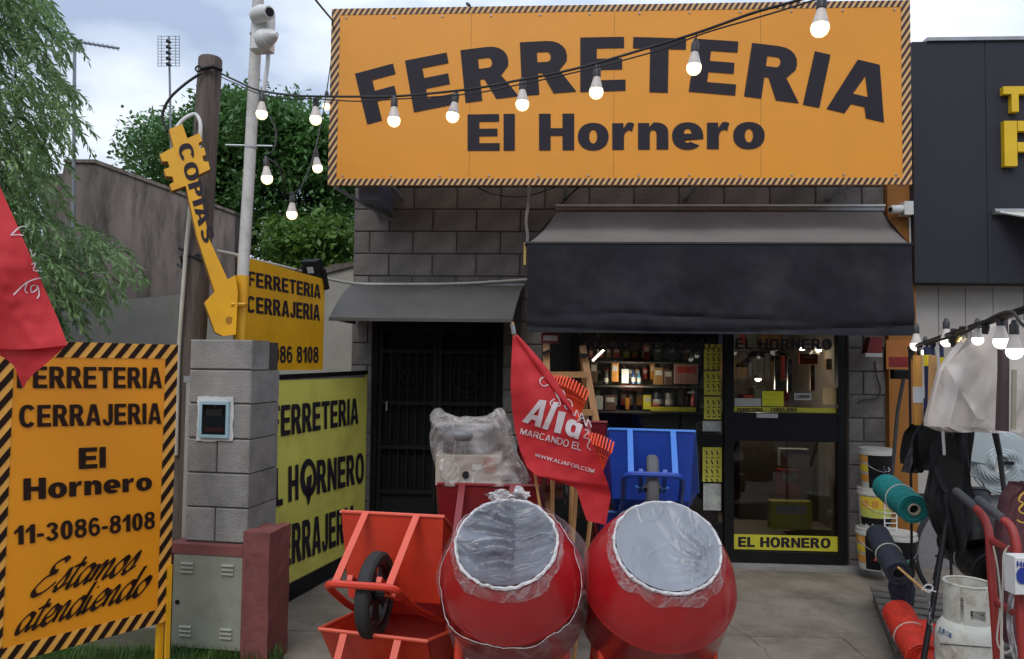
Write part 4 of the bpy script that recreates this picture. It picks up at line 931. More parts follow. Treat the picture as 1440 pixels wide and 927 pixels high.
tree('leafy_tree', 'dark green tree rising between the old wall and the utility pole', [(168, 215), (176, 188), (200, 182), (232, 172), (262, 150), (290, 152), (318, 128), (340, 150), (348, 200), (345, 345), (300, 350), (240, 290), (190, 250)], 1000, 11.5, 13.5, 11, .10, m_leafA, G0(300, 12.5), .14)
tree('leafy_tree', 'broad green tree filling the gap behind the hanging bulbs', [(330, 190), (352, 140), (372, 132), (396, 128), (420, 138), (435, 160), (462, 180), (500, 186), (540, 200), (540, 385), (420, 385), (345, 352)], 1500, 10.8, 13.0, 23, .10, m_leafA, G0(430, 12.0), .13)
tree('leafy_tree', 'lighter fresh green shrub crown low behind the yard sign', [(385, 320), (420, 300), (470, 310), (500, 330), (500, 390), (400, 388)], 130, 9.6, 10.4, 31, .10, m_leafC, G0(450, 10), -.3)
# willow-like tree at the left edge: drooping sprays of narrow leaves
def willow():
    base = V((-5.35, 6.6, -.05)); t = thing('drooping_tree', 'feathery drooping willow-like tree at the far left edge', 'tree', M4.Translation(base))
    rd = random.Random(5); mb = MB(); tw = MB(); cen = []
    poly = [(-330, -160), (10, -120), (45, -40), (52, 0), (62, 30), (84, 52), (62, 70), (66, 100), (92, 122), (64, 138), (100, 168), (52, 190), (50, 225), (60, 262), (50, 292), (105, 312), (150, 335), (160, 368), (140, 400), (112, 420), (92, 440), (60, 470), (-40, 500), (-330, 480)]
    k = 0
    while k < 3300:
        x, y = rd.uniform(-330, 165), rd.uniform(-160, 500)
        if not inpoly(x, y, poly): continue
        Y = rd.uniform(5.6, 7.6); c = P(x, y, Y)
        if NZ.noise(V((c.x*1.5, c.z*1.5, 3))) < -.22 and rd.random() < .75: continue
        k += 1
        if k % 60 == 0: cen.append(c)
        d = V((rd.uniform(.3, 1.0), rd.uniform(-.5, .5), rd.uniform(-.1, .35))).normalized(); p = c.copy(); ln = rd.uniform(.25, .42); n = 13; path = [p.copy()]
        for i in range(n):
            d = (d+V((0, 0, -.13))).normalized(); p = p + d*ln/n; path.append(p.copy())
            for s_ in (-1, 1):
                ld = (d*.8+V((rd.gauss(0, .3), s_*.5+rd.gauss(0, .3), rd.gauss(-.3, .35)))).normalized()
                leaf(mb, p, ld, V((rd.gauss(0, .5), rd.gauss(0, .5), 1)).normalized(), rd.uniform(.055, .105), .0105)
        if k % 5 == 0: tw.tube(path[::4], .004, 4, False)
    part('crown', mb, m_leafB, t, world=True); limbs(tw, base, cen, rd, 18, .12); part('trunk', tw, m_bark, t, world=True)
willow()
# antennas
m_gal = mat('thin_grey_metal', (.22, .24, .27), .5, .3, var=.1)
an = thing('rod_antenna', 'thin mast with a horizontal boom antenna above the old wall', 'antenna')
part('mast', MB().tube([P(103, 320, 10.3), P(105, 59, 10.3)], .022, 6), m_gal, an)
part('boom', MB().tube([P(104, 58, 10.3), P(167, 68, 10.1)], .018, 6), m_gal, an)
for k in range(9): q_ = P(110+k*6.5, 59+k*1.05, 10.28); part('element', MB().tube([q_-V((0, .1, 0)), q_+V((0, .1, 0))], .004, 4), m_gal, an)
an = thing('grid_antenna', 'small wire grid television antenna on a thin mast left of the utility pole', 'antenna')
part('mast', MB().tube([P(241, 215, 11), P(240, 180, 11), P(237.5, 52, 11)], .016, 6), m_gal, an)
gr_ = MB()
for k in range(11): gr_.tube([P(222, 51+k*4.2, 11.05), P(252.5, 51+k*4.2, 11.05)], .0045, 4, False)
for x_ in (222, 227, 247, 252.5): gr_.tube([P(x_, 50.5, 11.06), P(x_, 93.5, 11.06)], .0045, 4, False)
o = part('reflector_grid', gr_, m_gal, an)
for k in range(5): part('dipole', MB().tube([P(235.5, 58+k*8, 10.95), P(240.5, 60+k*8, 10.9)], [.03, .012], 6), m_black, an)
rl = thing('roof_antenna', 'thin horizontal white antenna rod seen between the two poles', 'antenna')
part('rod', MB().tube([P(317, 204, 10), P(383, 205.5, 10)], .012, 5), m_white, rl)
# far side of the street, behind the camera (mirrored in the glass)
m_far = [mat('ochre_render', (.25, .2, .14), .85, var=.15), mat('grey_render', (.2, .2, .2), .85, var=.15), mat('brick_render', (.2, .1, .07), .85, var=.15)]
rd = random.Random(9); x = -34
labs = ['low ochre house across the street behind the camera, leftmost', 'grey house across the street behind the camera', 'brick coloured house across the street behind the camera', 'pale house straight across the street from the shop', 'grey house across the street left of the corner trees', 'brick fronted shop across the street, rightmost but one', 'ochre house across the street, rightmost']
for k in range(7):
    wd = 9.6; hh = rd.uniform(4.2, 7.2); hs_ = thing('street_house', labs[k], 'house', M4.Translation((x, -17, -.05)), None)
    part('wall', MB().box(0, wd-.1, -8, 0, 0, hh), m_far[k % 3], hs_)
    part('roof', MB().box(-.1, wd, -8.1, .15, hh, hh+.15), m_plaster, hs_)
    for j in range(3): part('window', MB().box(1+j*3, 2.2+j*3, .0, .04, 1, 2.3), m_black, hs_)
    part('door', MB().box(4.4+1.2, 6.4-.1, .0, .05, .05, 2.3) if False else MB().box(2.5, 3.6, .0, .05, .05, 2.2), m_wood, hs_); x += wd
for k, (x_, s_) in enumerate(((-11, 1), (-2.5, 1.15), (7, .95), (15, 1.1))):
    base = V((x_, -13.5, -.05)); t = thing('street_tree', ['round street tree across the road, leftmost', 'large street tree across the road behind the camera', 'smaller street tree across the road to the right', 'street tree across the road, rightmost'][k], 'tree', M4.Translation(base))
    mb = MB(); r2 = random.Random(k); cen = []
    for _ in range(170):
        v = V((r2.gauss(0, 1), r2.gauss(0, 1), r2.gauss(0, 1))).normalized()*r2.uniform(.5, 1)
        c = base+V((v.x*2.4*s_, v.y*2.0*s_, 4.6*s_+v.z*2.0*s_)); cen.append(c)
        for _ in range(10):
            q_ = c+V((r2.gauss(0, .3), r2.gauss(0, .3), r2.gauss(0, .25))); leaf(mb, q_, V((r2.gauss(0, 1), r2.gauss(0, 1), r2.gauss(0, .5))).normalized(), V((r2.gauss(0, .5), r2.gauss(0, .5), 1)).normalized(), .4, .11)
    part('crown', mb, m_leafA, t, world=True); tb = MB(); limbs(tb, base, cen, r2, 8); part('trunk', tb, m_bark, t, world=True)

# ================================================================ bulbs and their cables
m_glow = emis('warm_bulb_glow', (1, .80, .42), 1.9); m_glow2 = emis('cool_bulb_glow', (1, .94, .84), 2.2)
m_sock = mat('dark_socket', (.03, .028, .03), .5, var=.1); m_cap = mat('bulb_base_plastic', (.62, .55, .50), .45, var=.05)
def bulb_proto(glow, lab, grp, m):
    t = thing('light_bulb', lab, 'light bulb', m, grp)
    part('socket', MB().lathe([(.0, .075), (.008, .075), (.012, .062), (.017, .055), (.0175, .02), (.015, .018)], 12), m_sock, t, smooth=True)
    part('bulb_base', MB().lathe([(.014, .02), (.0155, .012), (.024, -.018), (.0295, -.035), (.0295, -.038)], 14), m_cap, t, smooth=True)
    part('globe', MB().lathe([(.0295, -.038), (.0318, -.047), (.031, -.058), (.026, -.070), (.017, -.078), (.007, -.082), (.0005, -.0825)], 16), glow, t, smooth=True)
    return t
BULBS = [(554, 171, 18, 0, 'first bulb hanging in front of the letter F of the big sign'), (638.5, 165, 18.5, 8, 'hanging bulb in front of the sign between the E and the first R'),
 (734.5, 148, 19, 0, 'hanging bulb just above the H of Hornero'), (839, 131, 20, 2, 'hanging bulb below the second R of the arched word'),
 (976.7, 97, 21, 3, 'hanging bulb in front of the T and E of the arched word'), (1154.5, 41.5, 25.5, 4, 'largest hanging bulb, high in front of the sign near the letter I'),
 (368, 161.5, 16, 0, 'bulb hanging right beside the slanting painted pole'), (443.8, 169, 16.5, 0, 'bright bulb left of the big sign edge, at the main string'),
 (459, 150, 11, 0, 'small bulb tight against the left edge of the big sign'), (470, 70, 10.5, 0, 'small bulb at the upper left corner of the big sign'),
 (374.5, 252.5, 16, -4, 'bulb hanging in front of the trees, nearest the painted pole'), (445, 237.5, 14, -8, 'bulb hanging in front of the trees, just left of the sign'),
 (410.4, 302.5, 15, 0, 'lowest bulb hanging in front of the trees')]
g1 = 'light bulbs strung in front of the sign and trees'
proto = None; BT = []
for (x_, y_, d_, tilt, lab) in BULBS:
    Y = FPX*.0625/d_; c = P(x_, y_, Y); sc_ = 1.0
    m = M4.Translation(c+V((0, 0, .055))) @ M4.Rotation(R(tilt), 4, 'Y')
    if proto is None: proto = bulb_proto(m_glow, lab, g1, m)
    else: copytree(proto, m, lab, g1)
    BT.append(m @ V((0, 0, .075)))
cpts = [P(302, 99, 4.96), P(312, 104, 4.95), P(335, 115, 4.7), P(363, 127, 4.4), P(410, 134, 4.1), P(440, 135.5, 3.95), P(500, 136, 3.8), P(557, 135.5, 3.66), P(657, 126, 3.4), P(724, 114, 3.32), P(808, 97, 3.2), P(920, 65, 3.1), P(990, 43, 2.95), P(1060, 18, 2.8), P(1124, 0, 2.65), P(1240, -38, 2.45)]
solo('main_light_cable', MB().tube(smoothpts(cpts, 5), .0062, 6), m_cable, 'thick black festoon cable running from the utility pole across the big sign', 'cable', smooth=True)
c2 = [p+V((0, 0, -.01-.014*abs(sin(i*1.3)))) for i, p in enumerate(cpts)]
solo('second_light_cable', MB().tube(smoothpts(c2, 5), .0035, 5), m_cable, 'thinner black wire twisted loosely along under the festoon cable', 'cable', smooth=True)
dr_ = MB()
def near_on(path, x):
    best = min(path, key=lambda p: abs(p.x/p.y-x)); return best
sp_ = smoothpts(cpts, 12)
for i in (0, 1, 2, 3, 4, 5, 6, 7):
    b = BT[i]; a = near_on(sp_, b.x/b.y)
    solo('bulb_drop_wire', MB().tube([a, a.lerp(b, .5)+V((.004, 0, 0)), b], .0028, 5), m_cable, ['short drop wire of the bulb before the letter F', 'short drop wire of the bulb between E and the first R', 'short drop wire of the bulb above the H of Hornero', 'short drop wire of the bulb under the second R', 'short drop wire of the bulb before the T', 'short drop wire of the largest high bulb', 'short drop wire of the bulb beside the painted pole', 'short drop wire of the bright bulb left of the sign'][i], 'wire')
side = [P(365, 128, 4.4), P(372, 150, 4.3), P(388, 185, 4.2), P(384, 212, 4.1), BT[10], P(392, 235, 4.1), P(402, 268, 4.2), BT[12], P(424, 262, 4.4), P(436, 235, 4.5), BT[11], P(447, 195, 4.9), P(453, 165, 5.4), BT[8], P(462, 110, 5.9), BT[9]+V((.0, 0, 0)), P(470, 45, 6.0), P(467, 28, 5.86)]
solo('side_light_cable', MB().tube(smoothpts(side, 4), .0045, 5), m_cable, 'black wire zigzagging down and up through the bulbs left of the sign', 'cable', smooth=True)
solo('corner_cable', MB().tube([P(436, -10, 5.0), P(452, 10, 5.4), P(468, 29, 5.86)], .008, 5), m_cable, 'black cable coming in from above to the top left sign corner', 'cable')
def plank(a, b, w_, d_):
    a, b = V(a), V(b); z = (b-a); L_ = z.length; z.normalize(); x = V((1, 0, 0)); x = (x-z*x.dot(z)).normalized(); y = z.cross(x)
    m = M4(((x.x, y.x, z.x, a.x), (x.y, y.y, z.y, a.y), (x.z, y.z, z.z, a.z), (0, 0, 0, 1))); return MB().box(-w_/2, w_/2, -d_/2, d_/2, 0, L_, m)
# ================================================================ wheelbarrows
def paint(name, col, **k): return mat(name, col, .38, var=.08, scale=3, bump=.06, bscale=30, dirt=tuple(c*.55 for c in col), dscale=5, damt=.35, coat=.25, **k)
m_red = paint('orange_red_paint', (.62, .045, .018)); m_dred = paint('dark_red_paint', (.20, .012, .014)); m_blue = paint('blue_paint', (.012, .055, .36))
m_lred = paint('light_red_paint', (.70, .10, .05)); m_lblue = paint('light_blue_paint', (.05, .20, .62))
m_rub = mat('black_rubber', (.02, .02, .021), .75, var=.2, bump=.1); m_rim = mat('black_wheel_rim', (.014, .014, .015), .35, var=.2)
m_grub = mat('dusty_rubber', (.10, .10, .105), .8, var=.2)
def barrow(lab, m, paintm, stripm, tyre, grp='wheelbarrows stacked in front of the shop', sticker=False):
    t = thing('wheelbarrow', lab, 'wheelbarrow', m, grp)
    fw, bw_, zr, fl_, zf = .27, .355, .60, .17, .30
    top = [V((-fw, -.42, zr)), V((fw, -.42, zr)), V((bw_, .42, zr)), V((-bw_, .42, zr))]
    bot = [V((-.245, -.12, .26)), V((.245, -.12, .26)), V((.21, .28, .30)), V((-.21, .28, .30))]
    mb = MB(); k = .004
    mb.add(top+bot, [(0, 1, 5, 4), (1, 2, 6, 5), (2, 3, 7, 6), (3, 0, 4, 7), (4, 5, 6, 7)])
    ti = [p*1 for p in top]; ins = [V((p.x*(1-k*4), p.y*(1-k*3), p.z)) for p in top]+[V((p.x*.97, p.y*.97, p.z+.005)) for p in bot]
    mb.add(ins, [(1, 0, 4, 5), (2, 1, 5, 6), (3, 2, 6, 7), (0, 3, 7, 4), (7, 6, 5, 4)]); n = 0
    mb.add(top+ins[:4], [(i, (i+1) % 4, 4+(i+1) % 4, 4+i) for i in range(4)])
    part('tray', mb, paintm, t)
    part('tray_rim', MB().tube(top+[top[0]], .009, 6), stripm, t)
    for s in (-1, 1):
        part('strap', plank(V((s*.128, -.612, .185)), V((s*.135, -.432, .592)), .034, .010), stripm, t)
        fr_ = smoothpts([V((0, -.635, .17)), V((s*.11, -.635, .17)), V((s*.155, -.615, .17)), V((s*.17, -.55, .17)), V((s*.18, -.2, .19)), V((s*.24, .3, .30)), V((s*.33, .75, .56)), V((s*.33, .85, .62))], 4)
        part('frame_tube', MB().tube(fr_, .017, 8), paintm, t, smooth=True)
        part('grip', MB().tube([(s*.33, .84, .617), (s*.33, .98, .66)], .021, 8), m_rub, t)
        part('leg', MB().tube([(s*.22, .15, .30), (s*.25, .22, .02), (s*.25, .40, .02), (s*.25, .46, .40)], .014, 7), paintm, t)
        part('axle_bracket', MB().box(s*.07-.012, s*.07+.012, -.60, -.34, .2, .225), paintm, t)
    wc = M4.Translation((0, -.41, .2)) @ M4.Rotation(pi/2, 4, 'Y')
    wh = part('wheel', MB().lathe([(.15, -.028), (.185, -.034), (.198, -.022), (.2, 0), (.198, .022), (.185, .034), (.15, .028)], 32, wc), tyre, t, smooth=True)
    part('wheel_rim', MB().lathe([(.152, -.024), (.14, -.02), (.13, -.004), (.13, .004), (.14, .02), (.152, .024)], 28, wc), m_rim, wh)
    part('hub', MB().lathe([(.001, -.05), (.028, -.05), (.03, .05), (.001, .05)], 12, wc), m_rim, wh)
    for k_ in range(8):
        a = k_*pi/4; part('spoke', MB().box(-.012, .012, .02, .14, -.008, .008, wc @ M4.Rotation(a, 4, 'Z')), m_rim, wh)
    part('axle', MB().tube([(-.10, -.41, .2), (.10, -.41, .2)], .01, 6), stripm, t)
    if sticker:
        # small round dealer sticker on the right wall
        nrm = ((top[2]-top[1]).cross(bot[1]-top[1])).normalized(); nrm = nrm if nrm.x > 0 else -nrm
        u_ = (top[2]-top[1]).normalized(); v_ = nrm.cross(u_); c = (top[1]*.62+top[2]*.38)*.55+(bot[1]*.7+bot[2]*.3)*.45+nrm*.003
        dk = MB().add([c+(u_*cos(a*pi/10)+v_*sin(a*pi/10))*.05 for a in range(20)], [tuple(range(20))]); st_ = part('round_sticker', dk, m_white, t)
        if v_.z < 0: v_ = -v_
        tb = MB(); vs, fs = textgeo('CBO', .06); tb.add([c+nrm*.002+u_*(x_-.5)*.075+v_*(y_-.5)*.035 for x_, y_ in vs], fs); part('sticker_lettering', tb, m_ink, st_)
    return t
def bpose(px, py, Y, yaw, tilt):     # anchored at the centre of the front rim
    R_ = M4.Rotation(R(yaw), 4, 'Z') @ M4.Rotation(R(-tilt), 4, 'X'); return M4.Translation(P(px, py, Y)) @ R_ @ M4.Translation((0, .42, -.60))
barrow('orange-red wheelbarrow with nose up and black wheel, stacked on the lowest one', bpose(551, 723, 3.82, -10, 34), m_red, m_lred, m_rub)
barrow('lowest orange-red wheelbarrow with round sticker, cut by the bottom of the photo', bpose(523, 893, 3.5, -15, 9), m_red, m_lred, m_rub, sticker=True)
dk = barrow('dark red wheelbarrow carrying the plastic wrapped engine behind the left mixer', bpose(686, 682, 4.0, -3, 32), m_dred, m_dred, m_rub)
copytree(dk, bpose(686, 800, 4.15, -3, 12), 'dark red wheelbarrow under the one carrying the wrapped engine', 'wheelbarrows stacked in front of the shop')
copytree(dk, bpose(798, 593, 5.15, 2, 30), 'dark red wheelbarrow half hidden behind the red flag and rake', 'wheelbarrows stacked in front of the shop')
bl = barrow('blue wheelbarrow with nose up behind the right mixer', bpose(916, 605, 4.8, -9, 36), m_blue, m_lblue, m_grub)
copytree(bl, bpose(905, 722, 5.0, -9, 14), 'blue wheelbarrow underneath, mostly hidden behind the right mixer', 'wheelbarrows stacked in front of the shop')

# ================================================================ cement mixers
m_mred = mat('glossy_mixer_red', (.40, .008, .012), .3, var=.06, scale=2, dirt=(.2, .012, .014), dscale=4, damt=.4, coat=.5)
m_film = film('thin_dust_film', (.48, .41, .41), .06, .42, 3.0, .5, (1, 1, 1.3), .25, (.45, .75), True)
m_filmA = film('mouth_film_folded', (.19, .20, .23), .45, .96, 2.2, .7, (1, 3.2, 1), .28, (.36, .64), True); m_filmB = film('mouth_film_taut', (.245, .26, .295), .66, .97, 2.0, .45, (2.2, 1, 1), .32, (.3, .6), True)
m_rimfilm = film('crumpled_rim_film', (.72, .70, .70), .7, 1.0, 22, 1.0, (1, 1, 1), .35)
m_skirt = film('film_skirt_plastic', (.52, .46, .46), .10, .6, 8, .6, (1, 1, 1), .3, (.45, .75), True)
def mixer(lab, mouth, tiltx, r0, r1, mf, wrap, seed):
    ax = V((tiltx, -cos(R(47)), sin(R(47)))).normalized(); mp_ = P(*mouth)
    xa = V((1, 0, 0)); xa = (xa-ax*xa.dot(ax)).normalized(); ya = ax.cross(xa)
    m = M4(((xa.x, ya.x, ax.x, mp_.x), (xa.y, ya.y, ax.y, mp_.y), (xa.z, ya.z, ax.z, mp_.z), (0, 0, 0, 1)))
    bc = m @ V((0, 0, -.3)); t = thing('cement_mixer', lab, 'cement mixer', M4.Translation((bc.x, bc.y, 0)), 'red cement mixers'); inv = M4.Identity(4)
    def cone(d): return r0+(r1-r0)*sin(min(1, d/.235)*1.22)/sin(1.22)
    prof = [(r0, 0), (r0+.004, -.012)]+[(cone(d_*.0228), -d_*.0228) for d_ in range(1, 11)]+[(r1, -.236), (r1+.003, -.24), (r1+.003, -.25), (r1, -.254), (r1, -.50), (r1-.006, -.508), (.20, -.70), (.19, -.71), (.001, -.715)]
    dr = part('drum', MB().lathe(prof, 64, m), m_mred, t, world=True, smooth=True)
    part('drum_inside', MB().lathe([(r0-.002, -.001), (r1-.01, -.235), (.001, -.5)], 40, m), m_dred, dr, world=True)
    def disc(u, v):
        a = u*2*pi; rr = r0*.97*v; x, y = rr*cos(a), rr*sin(a)
        z = .012-.018*(1-v*v)
        if mf is m_filmA:
            if x < .03: z += .010*sin(y*95+8*NZ.noise(V((x*6, y*3, seed))))*max(0, 1-v**6)
            z += .010*NZ.noise(V((x*16, y*16, seed)))*(1-v**8)
        else:
            z += .007*NZ.noise(V((x*5+y*9, y*5-x*2, seed)))*(1-v**8)
            aa = math.atan2(y+.11, x-.19)
            z += .010*sin(aa*17+5*NZ.noise(V((x*6, y*6, 1))))*(1-v**6)*max(0, min(1, (x+.03)*6))
        return m @ V((x, y, z))
    part('mouth_film', MB().grid(disc, 72, 26), mf, t, world=True, smooth=True)
    pts = [m @ V(((r0+.005*NZ.noise(V((k*.21, seed, 5))))*cos(2*pi*k/180), (r0+.005*NZ.noise(V((k*.21, seed, 5))))*sin(2*pi*k/180), .003+.004*NZ.noise(V((k*.3, seed, 0))))) for k in range(181)]
    part('film_rim', MB().tube(pts, [.0075+.004*NZ.noise(V((k*.23, 3, seed))) for k in range(181)], 7, False), m_rimfilm, t, world=True, smooth=True)
    def skirt(u, v):
        a = u*2*pi; ln = .030+.028*NZ.noise(V((cos(a)*2, sin(a)*2, seed)))+.012*NZ.noise(V((cos(a)*5, sin(a)*5, seed)))+.014*max(0, -sin(a))
        d = ln*v; rr = cone(d)+.010+.004*NZ.noise(V((cos(a)*7, sin(a)*7, v*1.5+seed)))*v; return m @ V((rr*cos(a), rr*sin(a), -d))
    part('film_skirt', MB().grid(skirt, 200, 6), m_skirt, t, world=True, smooth=True)
    if wrap:
        def bag(u, v):
            a = u*2*pi; fz = min(1, max(0, (-sin(a)+.35)/1.0)); z_0 = -.03-.215*fz*fz*(3-2*fz)+.02*NZ.noise(V((cos(a)*3, sin(a)*3, 9))); z = z_0+(-.68-z_0)*v
            rr = (cone(-z) if -z < .5 else r1-(r1-.2)*(-z-.5)/.2)
            rr += .010+.018*NZ.noise(V((cos(a)*2.2, sin(a)*2.2, z*4+seed)))+.012*abs(NZ.noise(V((cos(a)*7, sin(a)*7, z*9))))
            if cos(a) > .4: rr += .018*sin(pi*min(1, v*1.5))
            return m @ V((rr*cos(a), rr*sin(a), z))
        part('plastic_bag', MB().grid(bag, 110, 40), m_film, t, world=True, smooth=True)
        part('bag_hem', MB().tube([bag(k/120, 0) for k in range(121)], [.0012+.0012*abs(NZ.noise(V((k*.3, 1, 1)))) for k in range(121)], 5, False), m_rimfilm, t, world=True)
        part('bag_knot', MB().grid(lambda u, v: m @ V((.0+(u-.5)*.16+.02*sin(v*9), r0+.01+.05*v+.012*sin(u*19), .0+.03*sin(u*13+v*5)-.02*v)), 20, 6), m_rimfilm, t, world=True)
    # stand
    b = bc; R1 = r1-.06
    for s in (-1, 1):
        part('yoke', MB().tube([b+V((s*R1, 0, 0)), b+V((s*R1*.9, .25, -.28)), b+V((s*.12, .36, -.36))], .022, 8), m_red, t, world=True)
        part('stand_leg', MB().tube([b+V((s*R1*.9, .02, -.05)), V((b.x+s*.24, b.y-.10, .02))], .02, 8), m_red, t, world=True)
        part('stand_leg', MB().tube([b+V((s*R1*.9, .02, -.05)), V((b.x+s*.24, b.y+.42, .17))], .02, 8), m_red, t, world=True)
        wc = M4.Translation((b.x+s*.35, b.y+.42, .15)) @ M4.Rotation(pi/2, 4, 'Y')
        part('wheel', MB().lathe([(.02, -.02), (.12, -.02), (.15, -.02), (.152, .0), (.15, .02), (.12, .02), (.02, .02)], 22, wc), m_rub, t, world=True, smooth=True)
    part('cross_tube', MB().tube([V((b.x-.24, b.y-.10, .05)), V((b.x+.24, b.y-.10, .05))], .018, 8), m_red, t, world=True)
    part('motor_housing', MB().bbox(b.x-.14, b.x+.02, b.y+.42, b.y+.62, b.z-.42, b.z-.20, .02), m_red if wrap else m_dred, t, world=True)
    part('tilt_handwheel', MB().tube([V((b.x+R1+.02, b.y+.38+.12*cos(a*pi/10), b.z-.16+.12*sin(a*pi/10))) for a in range(21)], .011, 6, False), m_rim, t, world=True)
mixer('red cement mixer wrapped in loose clear plastic with folded film over its mouth', (712, 763, 3.02), -.10, .203, .302, m_filmA, True, 3.1)
mixer('red cement mixer with taut pale film over its mouth and bare glossy drum', (938, 768, 3.03), .0, .211, .320, m_filmB, False, 7.7)

# ================================================================ plastic wrapped engine
m_wrap = film('crumpled_bag_film', (.60, .56, .53), .20, .72, 2.8, .45, (1, 1, 1.3), .22, (.42, .72), True)
eg = thing('wrapped_engine', 'machine engine wrapped in a crumpled clear plastic bag on the dark red wheelbarrow', 'engine', M4.Translation(P(668, 684, 4.0)))
YE = 4.0
rows = [(586, 611, 709), (592, 606, 714), (602, 602, 718), (615, 598, 722), (630, 598, 727), (645, 601, 732), (658, 606, 736), (670, 611, 741), (684, 613, 747)]
def wrapfn(u, v):
    k = v*(len(rows)-1); i = min(int(k), len(rows)-2); f = k-i
    y, l, r_ = [rows[i][j]*(1-f)+rows[i+1][j]*f for j in range(3)]
    a = u*2*pi; c = (l+r_)/2; hw_ = (r_-l)/2; ca, sa = cos(a), sin(a)
    if v < .02: y += 6*(1-abs(ca)**3)*1.0
    p = P(c+hw_*math.copysign(abs(ca)**.6, ca), y+(6*(1-abs(ca)**2) if v < .15 else 0), YE); th = .17*math.copysign(abs(sa)**.7, sa)*(.55+.45*min(1, v*4))
    n_ = .030*NZ.noise(V((ca*2.0, sa*2.0, v*2.5)))-.030*abs(NZ.noise(V((ca*2.4+v*3, sa*2.4, v*4+ca*2))))-.012*abs(NZ.noise(V((ca*6+v*8, sa*6, v*7))))
    return p+V((ca*n_*.4, th+.17-n_*1.3, n_*.4*(v < .9)))
mb = MB().grid(wrapfn, 96, 44)
for (x_, y_) in ((616, 588), (702, 588)): mb.sphere(P(x_, y_, YE+.12), (.045, .05, .055), 16, 12, None, lambda q: q*(1+.12*NZ.noise(q*3)))
mb.grid(lambda u, v: P(620+75*u, 586+7*sin(pi*u), YE+.05)+V((0, .25*v, .012*sin(v*9+u*12))), 30, 8)
part('plastic_bag', mb, m_wrap, eg, world=True, smooth=True)
def pxbox(x0, x1, y0, y1, Y, th, b=.006):
    a = P(x0, y1, Y); c = P(x1, y0, Y); return MB().bbox(a.x, c.x, Y, Y+th, a.z, c.z, b)
m_cream = mat('cream_housing', (.42, .36, .29), .55, var=.12, dirt=(.2, .15, .11), damt=.4)
part('lower_housing', pxbox(612, 706, 641, 683, 4.04, .24), m_cream, eg, world=True)
part('engine_block', pxbox(622, 695, 600, 640, 4.1, .18, .03), mat('grey_casting', (.15, .15, .16), .5, .3), eg, world=True)
part('fuel_tank', MB().sphere(P(650, 612, 4.1), (.13, .10, .06), 20, 10), MATS['grey_casting'], eg, world=True, smooth=True)
part('orange_panel', pxbox(680, 697, 644, 665, 4.03, .01, .001), mat('orange_panel_print', (.35, .13, .08), .5), eg, world=True)
part('white_tag', pxbox(664, 677, 654, 661, 4.03, .01, .001), m_white, eg, world=True)
part('outlet_hole', MB().tube([P(655, 668, 4.035), P(655, 668, 4.03)], .02, 12), m_black, eg, world=True)

# ================================================================ flags
m_flag = mat('red_flag_cloth', (.60, .028, .035), .75, var=.06, scale=3, bump=.12, bscale=180, trans=.18, dirt=(.42, .02, .03), dscale=3, damt=.3)
m_print = mat('white_flag_print', (.62, .55, .55), .7, var=.05)
def lerp_rows(rows, v):
    k = v*(len(rows)-1); i = min(int(k), len(rows)-2); f = k-i
    A, B = rows[i], rows[i+1]; return [(A[j][0]*(1-f)+B[j][0]*f, A[j][1]*(1-f)+B[j][1]*f) for j in range(2)]
FY = 3.75
def fdepth(x, y):
    s = (x-(722+(y-474)*.35)); return FY+.045*sin(s*.055+y*.008)+.02*sin(x*.03-y*.045+1)+.012*NZ.noise(V((x*.05, y*.05, 1)))
frows = [((721, 472), (722.5, 473)), ((719.5, 500), (743, 493)), ((718, 540), (774, 533)), ((720, 575), (799, 572)), ((724, 604), (823, 604)), ((731, 632), (838, 636)), ((741, 657), (849, 664)), ((753, 668), (855, 681))]
flg = thing('shop_flag', 'red promotional flag with white lettering drooping from a pole between the mixers', 'flag', M4.Translation((P(722, 470, FY).x, FY+.02, 0)))
def ffn(u, v):
    (l, r_) = lerp_rows(frows, v); x, y = l[0]*(1-u)+r_[0]*u, l[1]*(1-u)+r_[1]*u; return P(x, y, fdepth(x, y))
frow2 = [((753, 668), (855, 681)), ((768, 673), (856.5, 686)), ((790, 679), (858, 692)), ((811, 687), (859, 698)), ((817, 708), (856, 716)), ((825, 732), (852, 738.5))]
def ffn2(u, v):
    (l, r_) = lerp_rows(frow2, v); x, y = l[0]*(1-u)+r_[0]*u, l[1]*(1-u)+r_[1]*u; return P(x, y, fdepth(x, y)+.05*v*min(1, v*3))
part('flag_cloth', MB().grid(ffn, 50, 60), m_flag, flg, world=True, smooth=True)
part('flag_corner', MB().grid(ffn2, 30, 26), m_flag, flg, world=True, smooth=True)
def fold(u, v): # folded hem running down the right edge
    x, y = 722+u*10+v*(78-6*u), 474+v*112+u*2; x = 724+v*80+u*(3+7*sin(pi*min(1, v))) ; y = 474+v*108-u*4
    return P(x, y, fdepth(x, y)-.012-.012*sin(pi*u))
part('flag_fold', MB().grid(fold, 8, 40), m_flag, flg, world=True, smooth=True)
part('flag_pole', MB().tube([P(720.5, 453, FY+.06), P(800, 985, FY+.14)], .0075, 8), m_pine, flg, world=True)
part('pole_tie', MB().tube([P(720.5, 456, FY+.055), P(723, 470, FY+.055)], .012, 8), m_steel, flg, world=True)
def subdiv_text(s, q, off, place, dens=4):
    vs, fs = textgeo(s, off); bm = bmesh.new(); bv = [bm.verts.new((a, b, 0)) for a, b in vs]
    for f in fs:
        try: bm.faces.new([bv[i] for i in f])
        except Exception: pass
    bmesh.ops.subdivide_edges(bm, edges=bm.edges[:], cuts=dens, use_grid_fill=True); bm.verts.index_update(); qv = [V(a) for a in q]; mb = MB()
    for v_ in bm.verts: p = bil(qv, v_.co.x, v_.co.y); mb.v.append(place(p.x, p.y))
    mb.f = [tuple(v_.index for v_ in f.verts) for f in bm.faces]; bm.free(); return mb
